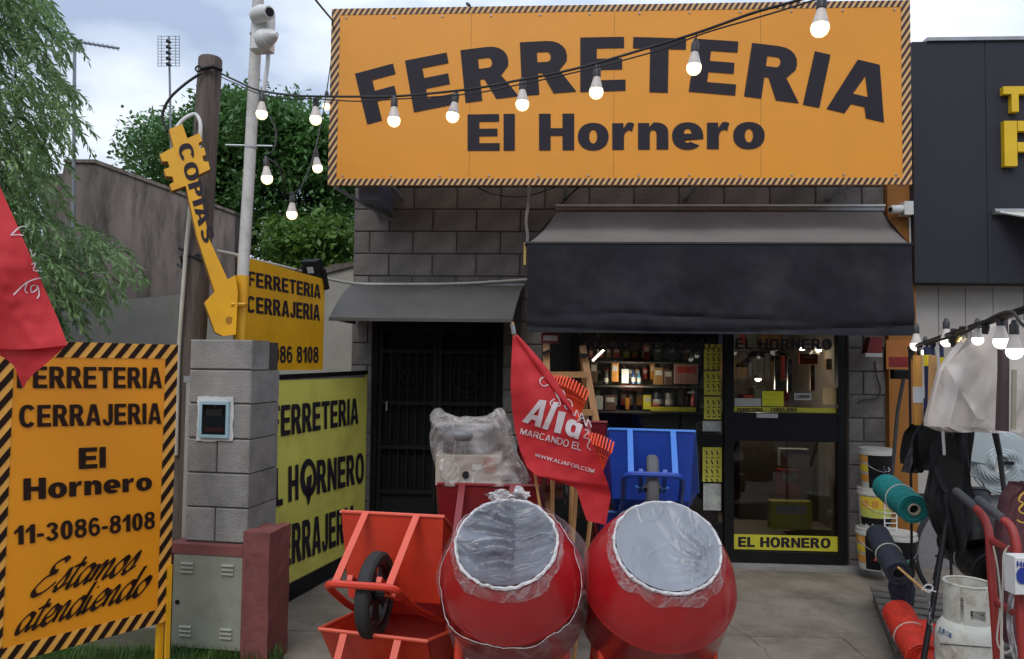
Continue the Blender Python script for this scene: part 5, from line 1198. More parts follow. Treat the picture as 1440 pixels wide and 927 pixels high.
fp = lambda x, y: P(x, y, fdepth(x, y)-.007)
part('flag_lettering', subdiv_text('Al', [(751, 561), (786, 566), (734, 593), (770, 605)], .06, fp, 3), m_print, flg, world=True)
part('flag_lettering', subdiv_text('i', [(788, 567), (799, 569), (779, 608), (788, 610)], .06, fp, 3), m_print, flg, world=True)
part('flag_lettering', subdiv_text('a', [(800, 578), (822, 590), (793, 610), (813, 618)], .06, fp, 3), m_print, flg, world=True)
part('flag_lettering', subdiv_text('MARCANDO EL', [(733, 602), (819, 624), (731, 610), (817, 634)], .02, fp, 1), m_print, flg, world=True)
part('flag_lettering', subdiv_text('WWW.ALIAFOR.COM', [(753, 637.5), (836, 660), (752, 642), (835, 665.5)], .02, fp, 1), m_print, flg, world=True)
def scrib(strokes, place, wd):
    mb = MB()
    for s in strokes: ribbon(mb, s, lambda p: place(p.x, p.y), wd, R(35), .6)
    return mb
part('script_lettering', scrib([[(772, 532), (763, 531), (759, 537), (764, 543), (771, 541)], [(780, 552), (791, 549), (794, 557), (785, 560), (782, 553), (788, 569), (777, 572), (774, 566), (780, 561)], [(792, 565), (800, 562), (805, 570), (797, 575), (794, 570), (806, 581)], [(804, 577), (808, 585), (811, 577), (815, 587), (818, 581), (822, 592)], [(812, 592), (820, 588), (824, 599), (827, 590), (832, 601)], [(822, 604), (828, 607), (821, 615), (829, 618), (826, 628), (831, 633)]], fp, .9), m_print, flg, world=True)
fl2 = thing('street_flag', 'red flag hanging in front of the orange street board at the left edge', 'flag', M4.Translation((P(-60, 470, 2.9).x, 2.95, 0)))
def fd2(x, y): return 2.85+.04*sin(x*.045-y*.02)+.02*sin(x*.02+y*.03)+.008*NZ.noise(V((x*.06, y*.06, 1)))
r2 = [((-80, 130), (-72, 128)), ((-80, 200), (-40, 190)), ((-80, 262), (-3, 256)), ((-75, 330), (30, 330)), ((-70, 400), (60, 400)), ((-60, 450), (82, 450)), ((-40, 486), (95, 485))]
def f2(u, v):
    (l, r_) = lerp_rows(r2, v); x, y = l[0]*(1-u)+r_[0]*u, l[1]*(1-u)+r_[1]*u; return P(x, y+ (6*sin(pi*u) if v > .9 else 0), fd2(x, y))
part('flag_cloth', MB().grid(f2, 50, 60), m_flag, fl2, world=True, smooth=True)
r3 = [((-45, 484), (95, 484)), ((-5, 497), (78, 500)), ((10, 506), (62, 514)), ((20, 515), (48, 525)), ((26, 530), (38, 536)), ((31, 544), (34, 545))]
def f3(u, v):
    (l, r_) = lerp_rows(r3, v); x, y = l[0]*(1-u)+r_[0]*u, l[1]*(1-u)+r_[1]*u; return P(x, y, fd2(x, y)+.03+.05*v)
part('flag_corner', MB().grid(f3, 30, 24), m_flag, fl2, world=True, smooth=True)
part('flag_pole', MB().tube([P(-78, 110, 2.9), V((P(-78, 110, 2.9).x-.02, 2.93, 0))], .012, 8), m_steel, fl2, world=True)
fp2 = lambda x, y: P(x, y, fd2(x, y)-.006)
part('script_lettering', scrib([[(15, 331), (27, 320), (36, 318)], [(17, 331), (24, 330), (33, 331)], [(42, 350), (46, 360), (50, 356)], [(44, 372), (50, 370), (47, 380), (55, 381)], [(19, 415), (34, 400), (48, 393), (59, 391)], [(38, 398), (35, 408), (39, 413)], [(50, 401), (44, 403), (44, 411), (51, 408), (53, 402), (55, 414), (52, 420)]], fp2, 1.0), m_print, fl2, world=True)

# ================================================================ ladder, rakes, poles
m_lad = mat('ladder_wood', (.34, .17, .06), .6, var=.2, scale=3, stretch=(6, 6, .8), bump=.2)
lad = thing('wooden_ladder', 'pale wooden trestle ladder leaning behind the red flag and rakes', 'ladder', M4.Translation((P(800, 700, 5.6).x, 5.6, 0)))
for (a, b) in (((768, 484), (772, 760)), ((819, 487), (868, 760))): part('rail', plank(P(b[0], b[1], 5.35), P(a[0], a[1], 5.7), .050, .03), m_lad, lad, world=True)
for (a, b) in (((806, 524), (826, 524)), ): pass
for y_, xl, xr in ((527, 771, 825), (580, 772, 833), (633, 773, 842), (690, 774, 853)): part('rung', plank(P(xl, y_, 5.60-(y_-527)*.0012), P(xr, y_, 5.60-(y_-527)*.0012), .045, .045), m_lad, lad, world=True)
part('back_rail', plank(P(836, 765, 6.2), P(818, 487, 5.76), .035, .025), m_lad, lad, world=True)
part('black_band', plank(P(815, 499, 5.64), P(826, 499.5, 5.64), .025, .06), m_black, lad, world=True); part('black_band', plank(P(763, 497, 5.64), P(775, 492, 5.64), .018, .06), m_black, lad, world=True)
tg = thing('hanging_price_card', 'red and white card hanging at the ladder top under the awning', 'card', M4.Translation(P(775, 475, 5.75)))
part('card', pxbox(761, 786, 469, 483, 5.75, .006, .001), m_dred, tg, world=True); part('white_stripe', pxbox(764, 784, 472, 479, 5.744, .004, .001), m_note, tg, world=True)
m_rake = mat('orange_red_plastic', (.75, .07, .02), .4, var=.05); 
def rake(lab, neck, ends, foot, Y, bend, n=13):
    t = thing('leaf_rake', lab, 'rake', M4.Translation(P(*foot, Y)), 'plastic leaf rakes standing head up')
    (x0, y0), (x1, y1) = ends; mid = []
    for k in range(n):
        f = k/(n-1); ex, ey = x0+(x1-x0)*f, y0+(y1-y0)*f-7*sin(pi*f)
        b0 = (neck[0]+(f-.5)*14, neck[1]); kx, ky = ex+bend[0], ey+bend[1]
        part('tine', MB().tube([P(b0[0], b0[1], Y), P((b0[0]+ex)/2, (b0[1]+ey)/2, Y-.01), P(ex, ey, Y-.03), P(kx, ky, Y-.09)], .0052, 5), m_rake, t, world=True)
        mid.append(P((b0[0]*.45+ex*.55), (b0[1]*.45+ey*.55), Y-.012))
    part('cross_brace', MB().tube(mid, .0055, 5), m_rake, t, world=True)
    part('neck', MB().tube([P(neck[0], neck[1]-2, Y), P(neck[0], neck[1]+16, Y)], [.045, .017], 8), m_rake, t, world=True)
    part('handle', MB().tube([P(neck[0], neck[1]+12, Y), P(foot[0], foot[1], Y)], .0125, 8), m_pine, t, world=True)
rake('orange-red plastic leaf rake fanned behind the flag in front of the ladder', (806, 590), ((777, 528), (828, 550)), (797, 985), 4.15, (-5, 14))
rake('orange-red plastic leaf rake lower right of the flag against the blue wheelbarrow', (836, 672), ((812, 612), (863, 622)), (800, 985), 4.2, (-4, 16))
for k, (a, b, lb) in enumerate((((777, 640), (776, 980), 'pale wooden stick standing below the flag, left one'), ((812, 660), (792, 980), 'pale wooden stick leaning below the flag, right one'))):
    solo('wooden_stick', MB().tube([P(*a, 4.0), P(*b, 4.0)], .011, 8), m_pine, lb, 'stick', group='wooden sticks below the flag')

# ================================================================ right side: rack, tools, buckets, rolls
rk = thing('tool_rack', 'black bar rack running towards the street with tools and bulbs hanging from it', 'rack', M4.Translation((P(1283, 487, 4.5).x, 4.5, 0)))
r_a, r_b = P(1279, 490, 5.2), P(1462, 428, 2.75)
def rY(px): return 1/(1/5.2+(1/2.75-1/5.2)*(px-1279)/183)
part('rack_bar', MB().tube([r_a, r_b], .016, 8), m_black, rk, world=True)
part('rack_net', MB().grid(lambda u, v: r_a.lerp(r_b, .02+.55*u)+V((0.004*sin(u*70), 0, .008-.075*v*(1+.45*sin(u*41))*(1-.6*u))), 60, 3), m_black, rk, world=True)
part('rack_upright', MB().tube([r_b+V((-.02, 0, -.0)), V((r_b.x-.02, r_b.y, 0))], .014, 8), m_black, rk, world=True)
part('rack_upright', MB().tube([r_a, V((r_a.x, r_a.y, 0))], .009, 8), m_black, rk, world=True)
part('rack_stay', MB().tube([P(1341, 640, 4.3), P(1331, 730, 4.25), P(1312, 850, 4.12), P(1288, 990, 3.9)], .015, 8), m_black, rk, world=True)
part('rack_foot', MB().tube([(r_b.x-.02, r_b.y-.3, .02), (r_b.x-.02, r_b.y+.3, .02)], .014, 8), m_black, rk, world=True)
solo('rack_cable', MB().tube(smoothpts([P(1300, 484, 4.3), P(1330, 476, 3.95), P(1360, 466, 3.6), P(1385, 452, 3.35), P(1410, 440, 3.1), P(1425, 440, 2.95), P(1436, 455, 2.85), P(1460, 470, 2.7)], 4), .007, 6), m_cable, 'black cable lying along the tool rack with the lit bulbs', 'cable', smooth=True)
g2 = 'light bulbs hanging from the tool rack'; p2 = None
for (x_, y_, d_, lab) in [(1288.4, 487, 15.5, 'lit bulb at the far left end of the tool rack'), (1301.5, 496, 11, 'small lit bulb low between the first two tool handles'), (1331, 481, 16, 'third lit bulb on the tool rack, beside the navy handle'), (1375, 479, 15, 'lit bulb half behind the top edge of the white plastic bag'), (1408, 482, 20.5, 'lit bulb with grey socket before the white plastic bag'), (1426.6, 496, 22, 'large lit bulb nearest the right edge of the photo')]:
    Yb = rY(x_); kk = d_*Yb/FPX/.0625; m = M4.Translation(P(x_, y_, Yb)+V((0, 0, .055*kk))) @ M4.Diagonal((kk, kk, kk, 1))
    if p2 is None: p2 = bulb_proto(m_glow2, lab, g2, m)
    else: copytree(p2, m, lab, g2)
fb_ = thing('filament_bulb', 'clear filament bulb glowing amber among the rack bulbs', 'light bulb', M4.Translation(P(1353, 478, rY(1353))), g2)
part('bulb_cap', MB().tube([(0, 0, .07), (0, 0, .03)], .013, 10), m_sock, fb_); part('filament', MB().tube([(-.02, 0, -.01), (-.006, 0, .01), (.006, 0, -.01), (.02, 0, .01)], .003, 5), emis('amber_filament', (1, .6, .12), 8), fb_)
part('glass_globe', MB().lathe([(.013, .03), (.03, -.005), (.03, -.02), (.018, -.038), (.001, -.042)], 14), m_glass, fb_, smooth=True)
m_org = mat('orange_handle', (.55, .26, .05), .5, var=.1); m_navy = mat('navy_handle', (.012, .02, .07), .5, var=.1); m_ylw = mat('yellow_band_plastic', (.7, .55, .03), .4); m_blkp = mat('matt_black_plastic', (.013, .013, .014), .55, var=.2, bump=.1)
m_whh = mat('white_handle', (.55, .55, .55), .5)
def spade(lab, a, b, Y, hm, w_px, tip, bandm=None, band=None):
    t = thing('garden_tool', lab, 'garden tool', M4.Translation(P(*a, Y)), 'long handled tools hanging from the rack')
    A, B = P(*a, Y), P(*b, Y); r_ = w_px/2*Y/FPX
    part('handle', MB().tube([A, B], r_, 8), hm, t, world=True, smooth=True)
    if bandm: part('grip_band', MB().tube([A.lerp(B, band[0]), A.lerp(B, band[1])], r_*1.15, 8), bandm, t, world=True, smooth=True)
    C = P(*tip, Y); d = (C-B).normalized(); s = V((d.z, 0, -d.x)); w_ = .085; L_ = (C-B).length
    def bl_(u, v):
        ww = w_*(1-.35*v**4)*(.55+.45*min(1, v*4)); return B+d*L_*v+s*(u-.5)*2*ww*.9+V((0, .03*(1-(2*u-1)**2)+.02*v, 0))
    part('blade', MB().grid(bl_, 10, 14), m_blkp, t, world=True, smooth=True)
spade('hanging spade with orange handle and blue-white label at the far end of the rack', (1290, 500), (1292, 598), 4.5, m_org, 12, (1280, 655), m_whh, (.45, .68))
spade('hanging spade with navy handle and yellow band', (1304, 488), (1307, 600), 4.35, m_navy, 10, (1300, 662), m_ylw, (.1, .24))
spade('hanging spade with bare wooden handle', (1312, 500), (1310, 590), 4.25, m_pine, 11, (1312, 650))
spade('hanging spade with dark blue handle and short yellow band beside the plastic bag', (1322, 488), (1326, 610), 4.15, m_navy, 9, (1332, 680), m_ylw, (.12, .27))
spade('hanging tool with thin white handle near the white plastic bag', (1318, 480), (1328, 640), 4.1, m_whh, 4, (1345, 690))
solo('dark_post', MB().tube([P(1410, 446, 3.3), P(1411, 520, 3.28), P(1409, 606, 3.26)], [.020, .023, .026], 8), mat('maroon_brown_wood', (.05, .028, .028), .6), 'dark brown tool handle hanging in front of the milky plastic bag', 'garden tool')
solo('pale_batten', MB().tube([P(1426, 520, 3.2), P(1425, 604, 3.2)], .010, 6), mat('beige_batten', (.30, .27, .2), .6), 'thin beige stick hanging below the rightmost bulb', 'stick')
for k, (x_, y0_, y1_, w_, m_, lb) in enumerate(((1341, 462, 488, .022, m_blkp, 'black sheath hanging from the rack between bulb and plastic bag'), (1362, 458, 476, .016, m_steel, 'grey metal clasp hanging from the rack near the amber bulb'), (1311, 480, 520, .014, m_navy, 'navy strap hanging behind the wooden spade handle'), (1385, 450, 470, .018, m_blkp, 'black sheath hanging at the top edge of the plastic bag'))):
    Y_ = rY(x_)-.03; solo('hanging_sheath', MB().tube([P(x_, y0_, Y_), P(x_+1, (y0_+y1_)/2, Y_), P(x_, y1_, Y_)], [w_*.6, w_, w_*.7], 7), m_, lb, 'sheath')
# black tarpaulins
def hang(name, lab, cat, rows, Y, m, th=.06, seed=0, fold=.03, world=True):
    c_ = P((rows[-1][1]+rows[-1][2])/2, rows[-1][0], Y)
    t = thing(name, lab, cat, M4.Translation(c_))
    def fn(u, v):
        k = v*(len(rows)-1); i = min(int(k), len(rows)-2); f = k-i; y, l, r_ = [rows[i][j]*(1-f)+rows[i+1][j]*f for j in range(3)]
        a = u*2*pi; ca, sa = cos(a), sin(a); c = (l+r_)/2; hw_ = (r_-l)/2
        n_ = fold*NZ.noise(V((ca*2.5+seed, sa*2, v*1.5)))+fold*.45*abs(NZ.noise(V((ca*5+v, sa*5+seed, v*2.2))))
        return P(c+hw_*ca, y, Y)+V((n_*.5*ca, th*sa-n_, 0))
    part('sheet', MB().grid(fn, 56, 30), m, t, world=True, smooth=True); return t
m_tarp = mat('black_rubber_sheet', (.013, .013, .015), .5, var=.25, bump=.2, bscale=15)
hang('black_tarpaulin', 'bundle of black rubber sheeting hanging below the white plastic bag', 'tarpaulin', [(600, 1326, 1358), (625, 1318, 1360), (660, 1308, 1362), (700, 1300, 1366), (740, 1312, 1358), (772, 1330, 1345)], 4.3, m_tarp, .07, 1, .05)
hang('black_flap', 'black rubber flap hanging at a slant left of the sheeting', 'flap', [(598, 1290, 1320), (620, 1282, 1316), (645, 1274, 1306), (664, 1268, 1296)], 4.45, m_tarp, .04, 4, .03)
hang('navy_cloth', 'navy blue cloth with pale edge showing under the plastic bag', 'cloth', [(560, 1299, 1335), (600, 1299, 1332), (632, 1304, 1330)], 4.4, mat('navy_cloth_weave', (.012, .016, .06), .8), .03, 7, .02)
m_bagf = film('milky_plastic', (.60, .545, .50), .60, .93, 1.1, .3, (1, 1, 1.1), .35, (.35, .7), True)
pb = hang('plastic_bag', 'large milky plastic bag hanging from the tool rack over tool heads', 'bag', [(452, 1386, 1436), (462, 1372, 1462), (480, 1350, 1470), (500, 1333, 1478), (522, 1318, 1480), (560, 1308, 1470), (598, 1299, 1450), (606, 1318, 1440)], 3.75, m_bagf, .10, 2, .05)
def inner(u, v):
    l = (1328+ (1375-1328)*v, 512+78*v); r_ = (1410, 450+140*v); x, y = l[0]*(1-u)+r_[0]*u, l[1]*(1-u)+r_[1]*u
    return P(x, y, 3.62+.035*NZ.noise(V((u*2, v*2.4, 0)))-.02*abs(NZ.noise(V((u*3+v, v*3, 4)))))
part('folded_layer', MB().grid(inner, 30, 30), m_bagf, pb, world=True, smooth=True)
bx = thing('wrapped_grey_stack', 'stack of grey plastic basins wrapped in film at the right edge below the bag', 'basins', M4.Translation(P(1422, 604, 3.9)))
for k in range(4): q_ = P(1424, 600-k*13, 3.95); part('basin', MB().lathe([(.001, 0), (.07, 0), (.10, .045), (.108, .048), (.106, .054), (.068, .008)], 22, M4.Translation(q_)), mat('grey_plastic', (.30, .29, .28), .5), bx, world=True, smooth=True)
# translucent hose coil
ho = thing('hose_coil', 'coil of pale translucent hose hanging on the light grey wall', 'hose', M4.Translation(P(1404, 652, 4.7)))
m_hosec = mat('pale_blue_translucent_hose', (.55, .62, .64), .3, var=.06, trans=.3)
for k in range(9):
    rr = .055+.0165*k; 
    part('hose_loop', MB().tube([(rr*cos(a*pi/16)+.004*k, -.03+.006*k+.008*sin(a*.7+k), rr*sin(a*pi/16)*1.02) for a in range(33)], .0105, 7, False), m_hosec, ho, smooth=True)
part('hose_tie', MB().box(-.012, .06, -.06, -.04, .0, .02), m_black, ho)
part('plastic_cover', MB().grid(lambda u, v: V((-.21+.36*u, -.02, .02+.20*v-(.06*u))), 4, 4), m_hosec, ho)
solo('black_strap', MB().tube([P(1398, 602, 4.2), P(1406, 640, 4.2), P(1412, 690, 4.15), P(1417, 715, 4.1)], [.018, .014, .012, .013], 6), m_cable, 'black strap hanging in front of the hose coil', 'strap')
# bicycle wheel with fork
bw2 = thing('bicycle_wheel', 'large bicycle wheel with black fork standing against the grey lower wall', 'bicycle wheel', M4.Translation(P(1346, 775, 5.95)) @ M4.Rotation(R(10), 4, 'Z') @ M4.Diagonal((1.17, 1, 1.17, 1)))
part('tyre', MB().tube([(.315*cos(a*pi/24), 0, .325*sin(a*pi/24)) for a in range(49)], .017, 8, False), m_rub, bw2, smooth=True)
part('rim', MB().tube([(.298*cos(a*pi/24), 0, .308*sin(a*pi/24)) for a in range(49)], .007, 6, False), m_steel, bw2, smooth=True)
part('hub', MB().tube([(0, -.04, 0), (0, .04, 0)], .02, 10), m_steel, bw2)
for k in range(24): a = k*pi/12; part('spoke', MB().tube([(0, .02*(-1)**k, 0), (.30*cos(a), 0, .31*sin(a))], .0015, 3, False), m_steel, bw2)
part('fork_blade', MB().tube([P(1331, 725, 5.85), P(1326, 760, 5.84), P(1314, 816, 5.82)], .016, 8), m_blkp, bw2, world=True); part('fork_blade', MB().tube([P(1332, 735, 5.86), P(1337, 780, 5.88), P(1338, 815, 5.9)], .011, 8), m_blkp, bw2, world=True)
part('fork_brace', MB().tube([P(1316, 782, 5.84), P(1337, 785, 5.86)], .010, 6), m_blkp, bw2, world=True)
# rolls
def roll(name, lab, a, b, r_, m, core=None, hollow=.4, tie=True, ribs=0):
    A, B = a, b; z = (B-A); L_ = z.length; z.normalize(); x = V((0, 0, 1)).cross(z).normalized(); y = z.cross(x); mm = M4(((x.x, y.x, z.x, A.x), (x.y, y.y, z.y, A.y), (x.z, y.z, z.z, A.z), (0, 0, 0, 1)))
    t = thing(name, lab, 'roll', mm); n = 40
    pr = [(.001, 0), (r_, 0)]+[(r_*(1+(.03 if ribs and k % 2 else 0)+.01*sin(k)), L_*(k+.5)/n) for k in range(n)]+[(r_, L_), (r_*.97, L_+.004), (r_*.8, L_+.001), (r_*.79, L_+.006), (r_*.6, L_+.0), (r_*.59, L_+.005), (r_*hollow, L_)]
    part('rolled_sheet', MB().lathe(pr, 28, None, lambda q: V((q.x*(1+.04*NZ.noise(V((q.x*9, q.y*9, q.z*5)))), q.y*(1+.05*NZ.noise(V((q.x*8, q.y*8, q.z*4)))), q.z))), m, t, smooth=True)
    part('core_tube', MB().lathe([(r_*hollow, L_-.02), (r_*hollow, L_+.012), (r_*hollow*.78, L_+.012), (r_*hollow*.75, L_-.05), (.001, L_-.08)], 20), core or m_black, t)
    part('core_dark', MB().lathe([(r_*hollow*.74, L_-.01), (.001, L_-.011)], 16), m_black, t)
    if tie: part('string', MB().tube([(r_*1.03*cos(k*pi/12), r_*1.03*sin(k*pi/12), L_*.55) for k in range(25)], .004, 5, False), m_hose, t)
    return t
m_teal = mat('teal_mesh', (.008, .20, .19), .7, var=.2, scale=30, bump=.5, bscale=150); m_gnavy = mat('charcoal_mesh', (.028, .032, .048), .7, var=.2, scale=30, bump=.5, bscale=150); m_omesh = mat('orange_red_mesh', (.60, .035, .015), .6, var=.25, scale=30, bump=.6, bscale=90)
m_cream2 = mat('cream_cardboard', (.5, .42, .33), .7)
roll('mesh_roll', 'teal mesh roll with pale core tied with string beside the buckets', P(1246, 685, 5.0), P(1285, 716, 4.55), .088, m_teal, m_cream2)
roll('mesh_roll', 'charcoal mesh roll with open end above the orange netting', P(1234, 752, 4.95), P(1264, 806, 4.45), .072, m_gnavy, m_gnavy, .6)
roll('mesh_roll', 'black corrugated roll tied with white string behind the gas cylinder', P(1345, 762, 4.7), P(1398, 806, 4.2), .115, m_tarp, m_black, .5)
roll('netting_roll', 'orange-red safety netting roll lying left of the chain', P(1262, 862, 4.55), P(1298, 925, 4.15), .088, m_omesh, m_black, .2, True, 1)
roll('netting_roll', 'orange-red safety netting roll low beside the gas cylinder', P(1300, 885, 4.35), P(1312, 965, 4.0), .07, m_omesh, m_black, .2, False, 1)
hang('navy_sack', 'dark navy sheet bundle under the charcoal roll', 'bundle', [(808, 1252, 1276), (828, 1250, 1284), (850, 1256, 1282)], 4.6, mat('navy_sheet', (.02, .026, .05), .6), .06, 9, .02)
solo('wooden_dowel', MB().tube([P(1263, 798, 4.4), P(1302, 832, 4.15)], .007, 6), m_pine, 'thin wooden stick poking out of the charcoal roll', 'stick')
solo('reddish_rod', MB().tube([P(1288, 712, 4.6), P(1330, 742, 4.5)], .007, 6), m_dred, 'thin reddish rod from the teal roll towards the fork', 'rod')
bk = thing('black_bucket', 'large black rubber bucket hanging behind the hand truck', 'bucket', M4.Translation(P(1366, 735, 4.35)) @ M4.Rotation(R(-30), 4, 'X'))
part('bucket_body', MB().lathe([(.001, -.12), (.09, -.12), (.115, .0), (.135, .15), (.145, .15), (.14, .165), (.128, .16), (.10, -.08)], 26), m_tarp, bk, smooth=True)
part('bucket_handle', MB().tube(smoothpts([V((-.14, 0, .15)), V((-.08, -.08, .24)), V((.08, -.08, .24)), V((.14, 0, .15))], 4), .005, 6), m_steel, bk)
# chain
ch = thing('steel_chain', 'steel chain hanging beside the gas cylinder', 'chain', M4.Translation(P(1316, 920, 4.05)))
ca_, cb_ = P(1303, 836, 4.1), P(1322, 945, 3.95)
for k in range(15):
    c = ca_.lerp(cb_, k/14)+V((.006*sin(k), 0, 0)); o_ = []
    for j in range(13): a = j*pi/6; q_ = V((.0085*cos(a), 0, .019*sin(a))); q_ = q_ if k % 2 else V((q_.x*.3, q_.x*.9, q_.z)); o_.append(c+q_)
    part('chain_link', MB().tube(o_, .003, 5, False), m_steel, ch, world=True)
part('tied_wire', MB().tube(smoothpts([P(1296, 830, 4.1), P(1304, 822, 4.08), P(1312, 826, 4.08), P(1306, 833, 4.08), P(1300, 829, 4.08), P(1316, 832, 4.08)], 4), .004, 5), m_white, ch, world=True)
# gas cylinder
gc = P(1362, 900, 3.78); gz = 0
m_gas = mat('worn_white_cylinder', (.56, .56, .49), .6, var=.12, scale=5, bump=.25, bscale=25, dirt=(.20, .10, .04), dscale=5.5, damt=.8)
gas = thing('gas_cylinder', 'worn white gas cylinder with rusty shoulder beside the red hand truck', 'gas cylinder', M4.Translation((gc.x, 3.78, 0)))
zs = P(1362, 886, 3.78).z
part('cylinder_body', MB().lathe([(.10, .0), (.11, .03), (.11, .05), (.142, .07), (.147, .10), (.147, zs*.55), (.1485, zs*.55+.004), (.1485, zs*.55+.012), (.147, zs*.55+.016), (.147, zs-.03), (.138, zs+.015), (.112, zs+.05), (.06, zs+.072), (.001, zs+.075)], 40), m_gas, gas, smooth=True)
zc = P(1362, 819, 3.78).z
for (a0, a1, z0_, z1_) in ((120, 221, zs+.03, zc), (229, 244, zs+.03, zc-.012), (244, 280, zs+.125, zc-.012), (244, 280, zs+.03, zs+.075), (280, 350, zs+.03, zc-.005), (-10, 120, zs+.13, zc)):
    r_ = .103
    mb = MB()
    for j in range(13):
        a = R(a0+(a1-a0)*j/12)
        for (rr, zz) in ((r_, z0_), (r_, z1_), (r_+.006, z1_), (r_+.006, z0_)): mb.v.append(V((rr*cos(a), rr*sin(a), zz)))
    for j in range(12):
        for q_ in range(4): mb.f.append((j*4+q_, j*4+(q_+1) % 4, j*4+4+(q_+1) % 4, j*4+4+q_))
    part('collar', mb, m_gas, gas, smooth=True)
part('collar_ring', MB().tube([(.106*cos(k*pi/14), .106*sin(k*pi/14), zc) for k in range(29)], .006, 6, False), m_gas, gas, smooth=True)
part('valve', MB().tube([(0, 0, zs+.07), (0, 0, zs+.12)], .02, 10).tube([(0, 0, zs+.10), (-.03, -.05, zs+.10)], .012, 8), mat('tarnished_brass', (.25, .2, .1), .5, .6), gas)
def cyl(px, py):
    d = ray(px, py); o_ = V((-gc.x, -3.78)); a = d.x**2+d.y**2; b = 2*(d.x*o_.x+d.y*o_.y); c = o_.x**2+o_.y**2-.151**2
    D_ = max(0, b*b-4*a*c); t_ = (-b-math.sqrt(D_))/(2*a); return V((0, 0, CAMZ))+d*t_
tb = MB(); mb_ = subdiv_text('gas', [(1326, 882), (1339, 890), (1325, 890), (1338, 898)], .02, cyl, 1); part('painted_lettering', mb_, mat('faded_blue_print', (.06, .13, .25), .6), gas, world=True)
part('painted_lettering', subdiv_text('A', [(1320, 879), (1325, 883), (1319, 890), (1324, 893)], .02, cyl, 1), MATS['faded_blue_print'], gas, world=True)
part('wire_band', MB().tube([cyl(x_, 905+6*((x_-1320)/75)) for x_ in range(1322, 1397, 6)], .002, 4), m_rub, gas, world=True)
# hand truck
ht = thing('hand_truck', 'red tubular hand truck with dark grips at the right edge', 'hand truck', M4.Translation((P(1412, 900, 3.4).x, 3.4, 0)))
m_htr = mat('worn_red_paint', (.30, .028, .022), .5, var=.15, dirt=(.1, .03, .025), damt=.4)
L1 = smoothpts([P(1372, 714, 3.62), P(1384, 729, 3.55), P(1391, 752, 3.5), P(1393, 790, 3.48), P(1399, 870, 3.44), P(1408, 1010, 3.4)], 4); R1_ = smoothpts([P(1410, 730, 3.32), P(1422, 742, 3.28), P(1429, 765, 3.25), P(1431, 800, 3.23), P(1436, 880, 3.2), P(1446, 1040, 3.15)], 4)
for L_ in (L1, R1_): part('upright_tube', MB().tube(L_, .0185, 10), m_htr, ht, world=True, smooth=True)
for (a, b) in (((1345, 691, 3.85), (1373, 715, 3.61)), ((1376, 703, 3.55), (1411, 731, 3.31))): part('grip', MB().tube([P(*a), P(*b)], .021, 10), mat('grey_grip', (.06, .062, .068), .6), ht, world=True, smooth=True)
for (a, b) in (((1392, 758, 3.5), (1429, 776, 3.25)), ((1397, 842, 3.46), (1434, 866, 3.22)), ((1405, 960, 3.42), (1443, 990, 3.17))): part('crossbar', MB().tube(smoothpts([P(*a), P((a[0]+b[0])/2, (a[1]+b[1])/2+2, 3.36), P(*b)], 4), .0155, 8), m_htr, ht, world=True, smooth=True)
part('toe_plate', MB().box(P(1412, 900, 3.4).x-.18, P(1412, 900, 3.4).x+.2, 2.95, 3.25, .015, .025), m_htr, ht, world=True)
for s_, q_ in ((-1, (2.12)), (1, 2.42)): 
    wc = M4.Translation((q_, 3.4, .12)) @ M4.Rotation(pi/2, 4, 'Y'); part('wheel', MB().lathe([(.02, -.03), (.09, -.03), (.12, -.022), (.125, 0), (.12, .022), (.09, .03), (.02, .03)], 22, wc), m_rub, ht, world=True, smooth=True)
part('cord', MB().tube(smoothpts([P(1397, 768, 3.4), P(1403, 800, 3.4), P(1407, 850, 3.4), P(1402, 900, 3.4), P(1412, 918, 3.38), P(1422, 914, 3.36)], 5), .004, 5), m_hose, ht, world=True)
part('cord', MB().tube(smoothpts([P(1420, 768, 3.3), P(1412, 780, 3.3), P(1411, 810, 3.3), P(1409, 860, 3.3), P(1408, 930, 3.3)], 5), .005, 5), m_hose, ht, world=True)
bxw = thing('white_carton', 'white carton with a blue oval emblem hanging inside the hand truck', 'carton', M4.Translation(P(1440, 838, 3.2)))
part('carton', MB().bbox(P(1424, 835, 3.15).x, P(1424, 835, 3.15).x+.16, 3.13, 3.2, P(1424, 835, 3.15).z, P(1424, 782, 3.15).z, .004), m_white, bxw, world=True)
m_bl = mat('blue_print', (.02, .04, .28), .5); c = P(1438, 810, 3.125)
part('oval_emblem', MB().add([c+V((.026*cos(k*pi/10), 0, .034*sin(k*pi/10))) for k in range(20)], [tuple(range(20))]), m_bl, bxw, world=True)
tb = MB(); put_text(tb, 'HO', [(1430, 789), (1446, 791), (1430, 797), (1446, 799)], lambda a, b: P(a, b, 3.125), .03); part('carton_lettering', tb, m_bl, bxw, world=True)
pbs = thing('crumpled_bag', 'strip of crumpled white plastic hanging in the hand truck', 'bag', M4.Translation(P(1424, 900, 3.3)))
part('bag_film', MB().grid(lambda u, v: P(1414+9*u+4*sin(v*7)+v*8, 770+v*160, 3.3+.03*NZ.noise(V((u*4, v*9, 0)))), 8, 50), m_rimfilm, pbs, world=True, smooth=True)
hang('maroon_sack', 'maroon sack with yellow emblem at the right edge behind the hand truck', 'sack', [(682, 1428, 1470), (700, 1412, 1490), (730, 1404, 1500), (760, 1402, 1500), (800, 1404, 1500), (900, 1406, 1500)], 3.95, mat('maroon_cloth', (.10, .035, .042), .8, var=.2, bump=.4, bscale=20), .12, 12, .05)
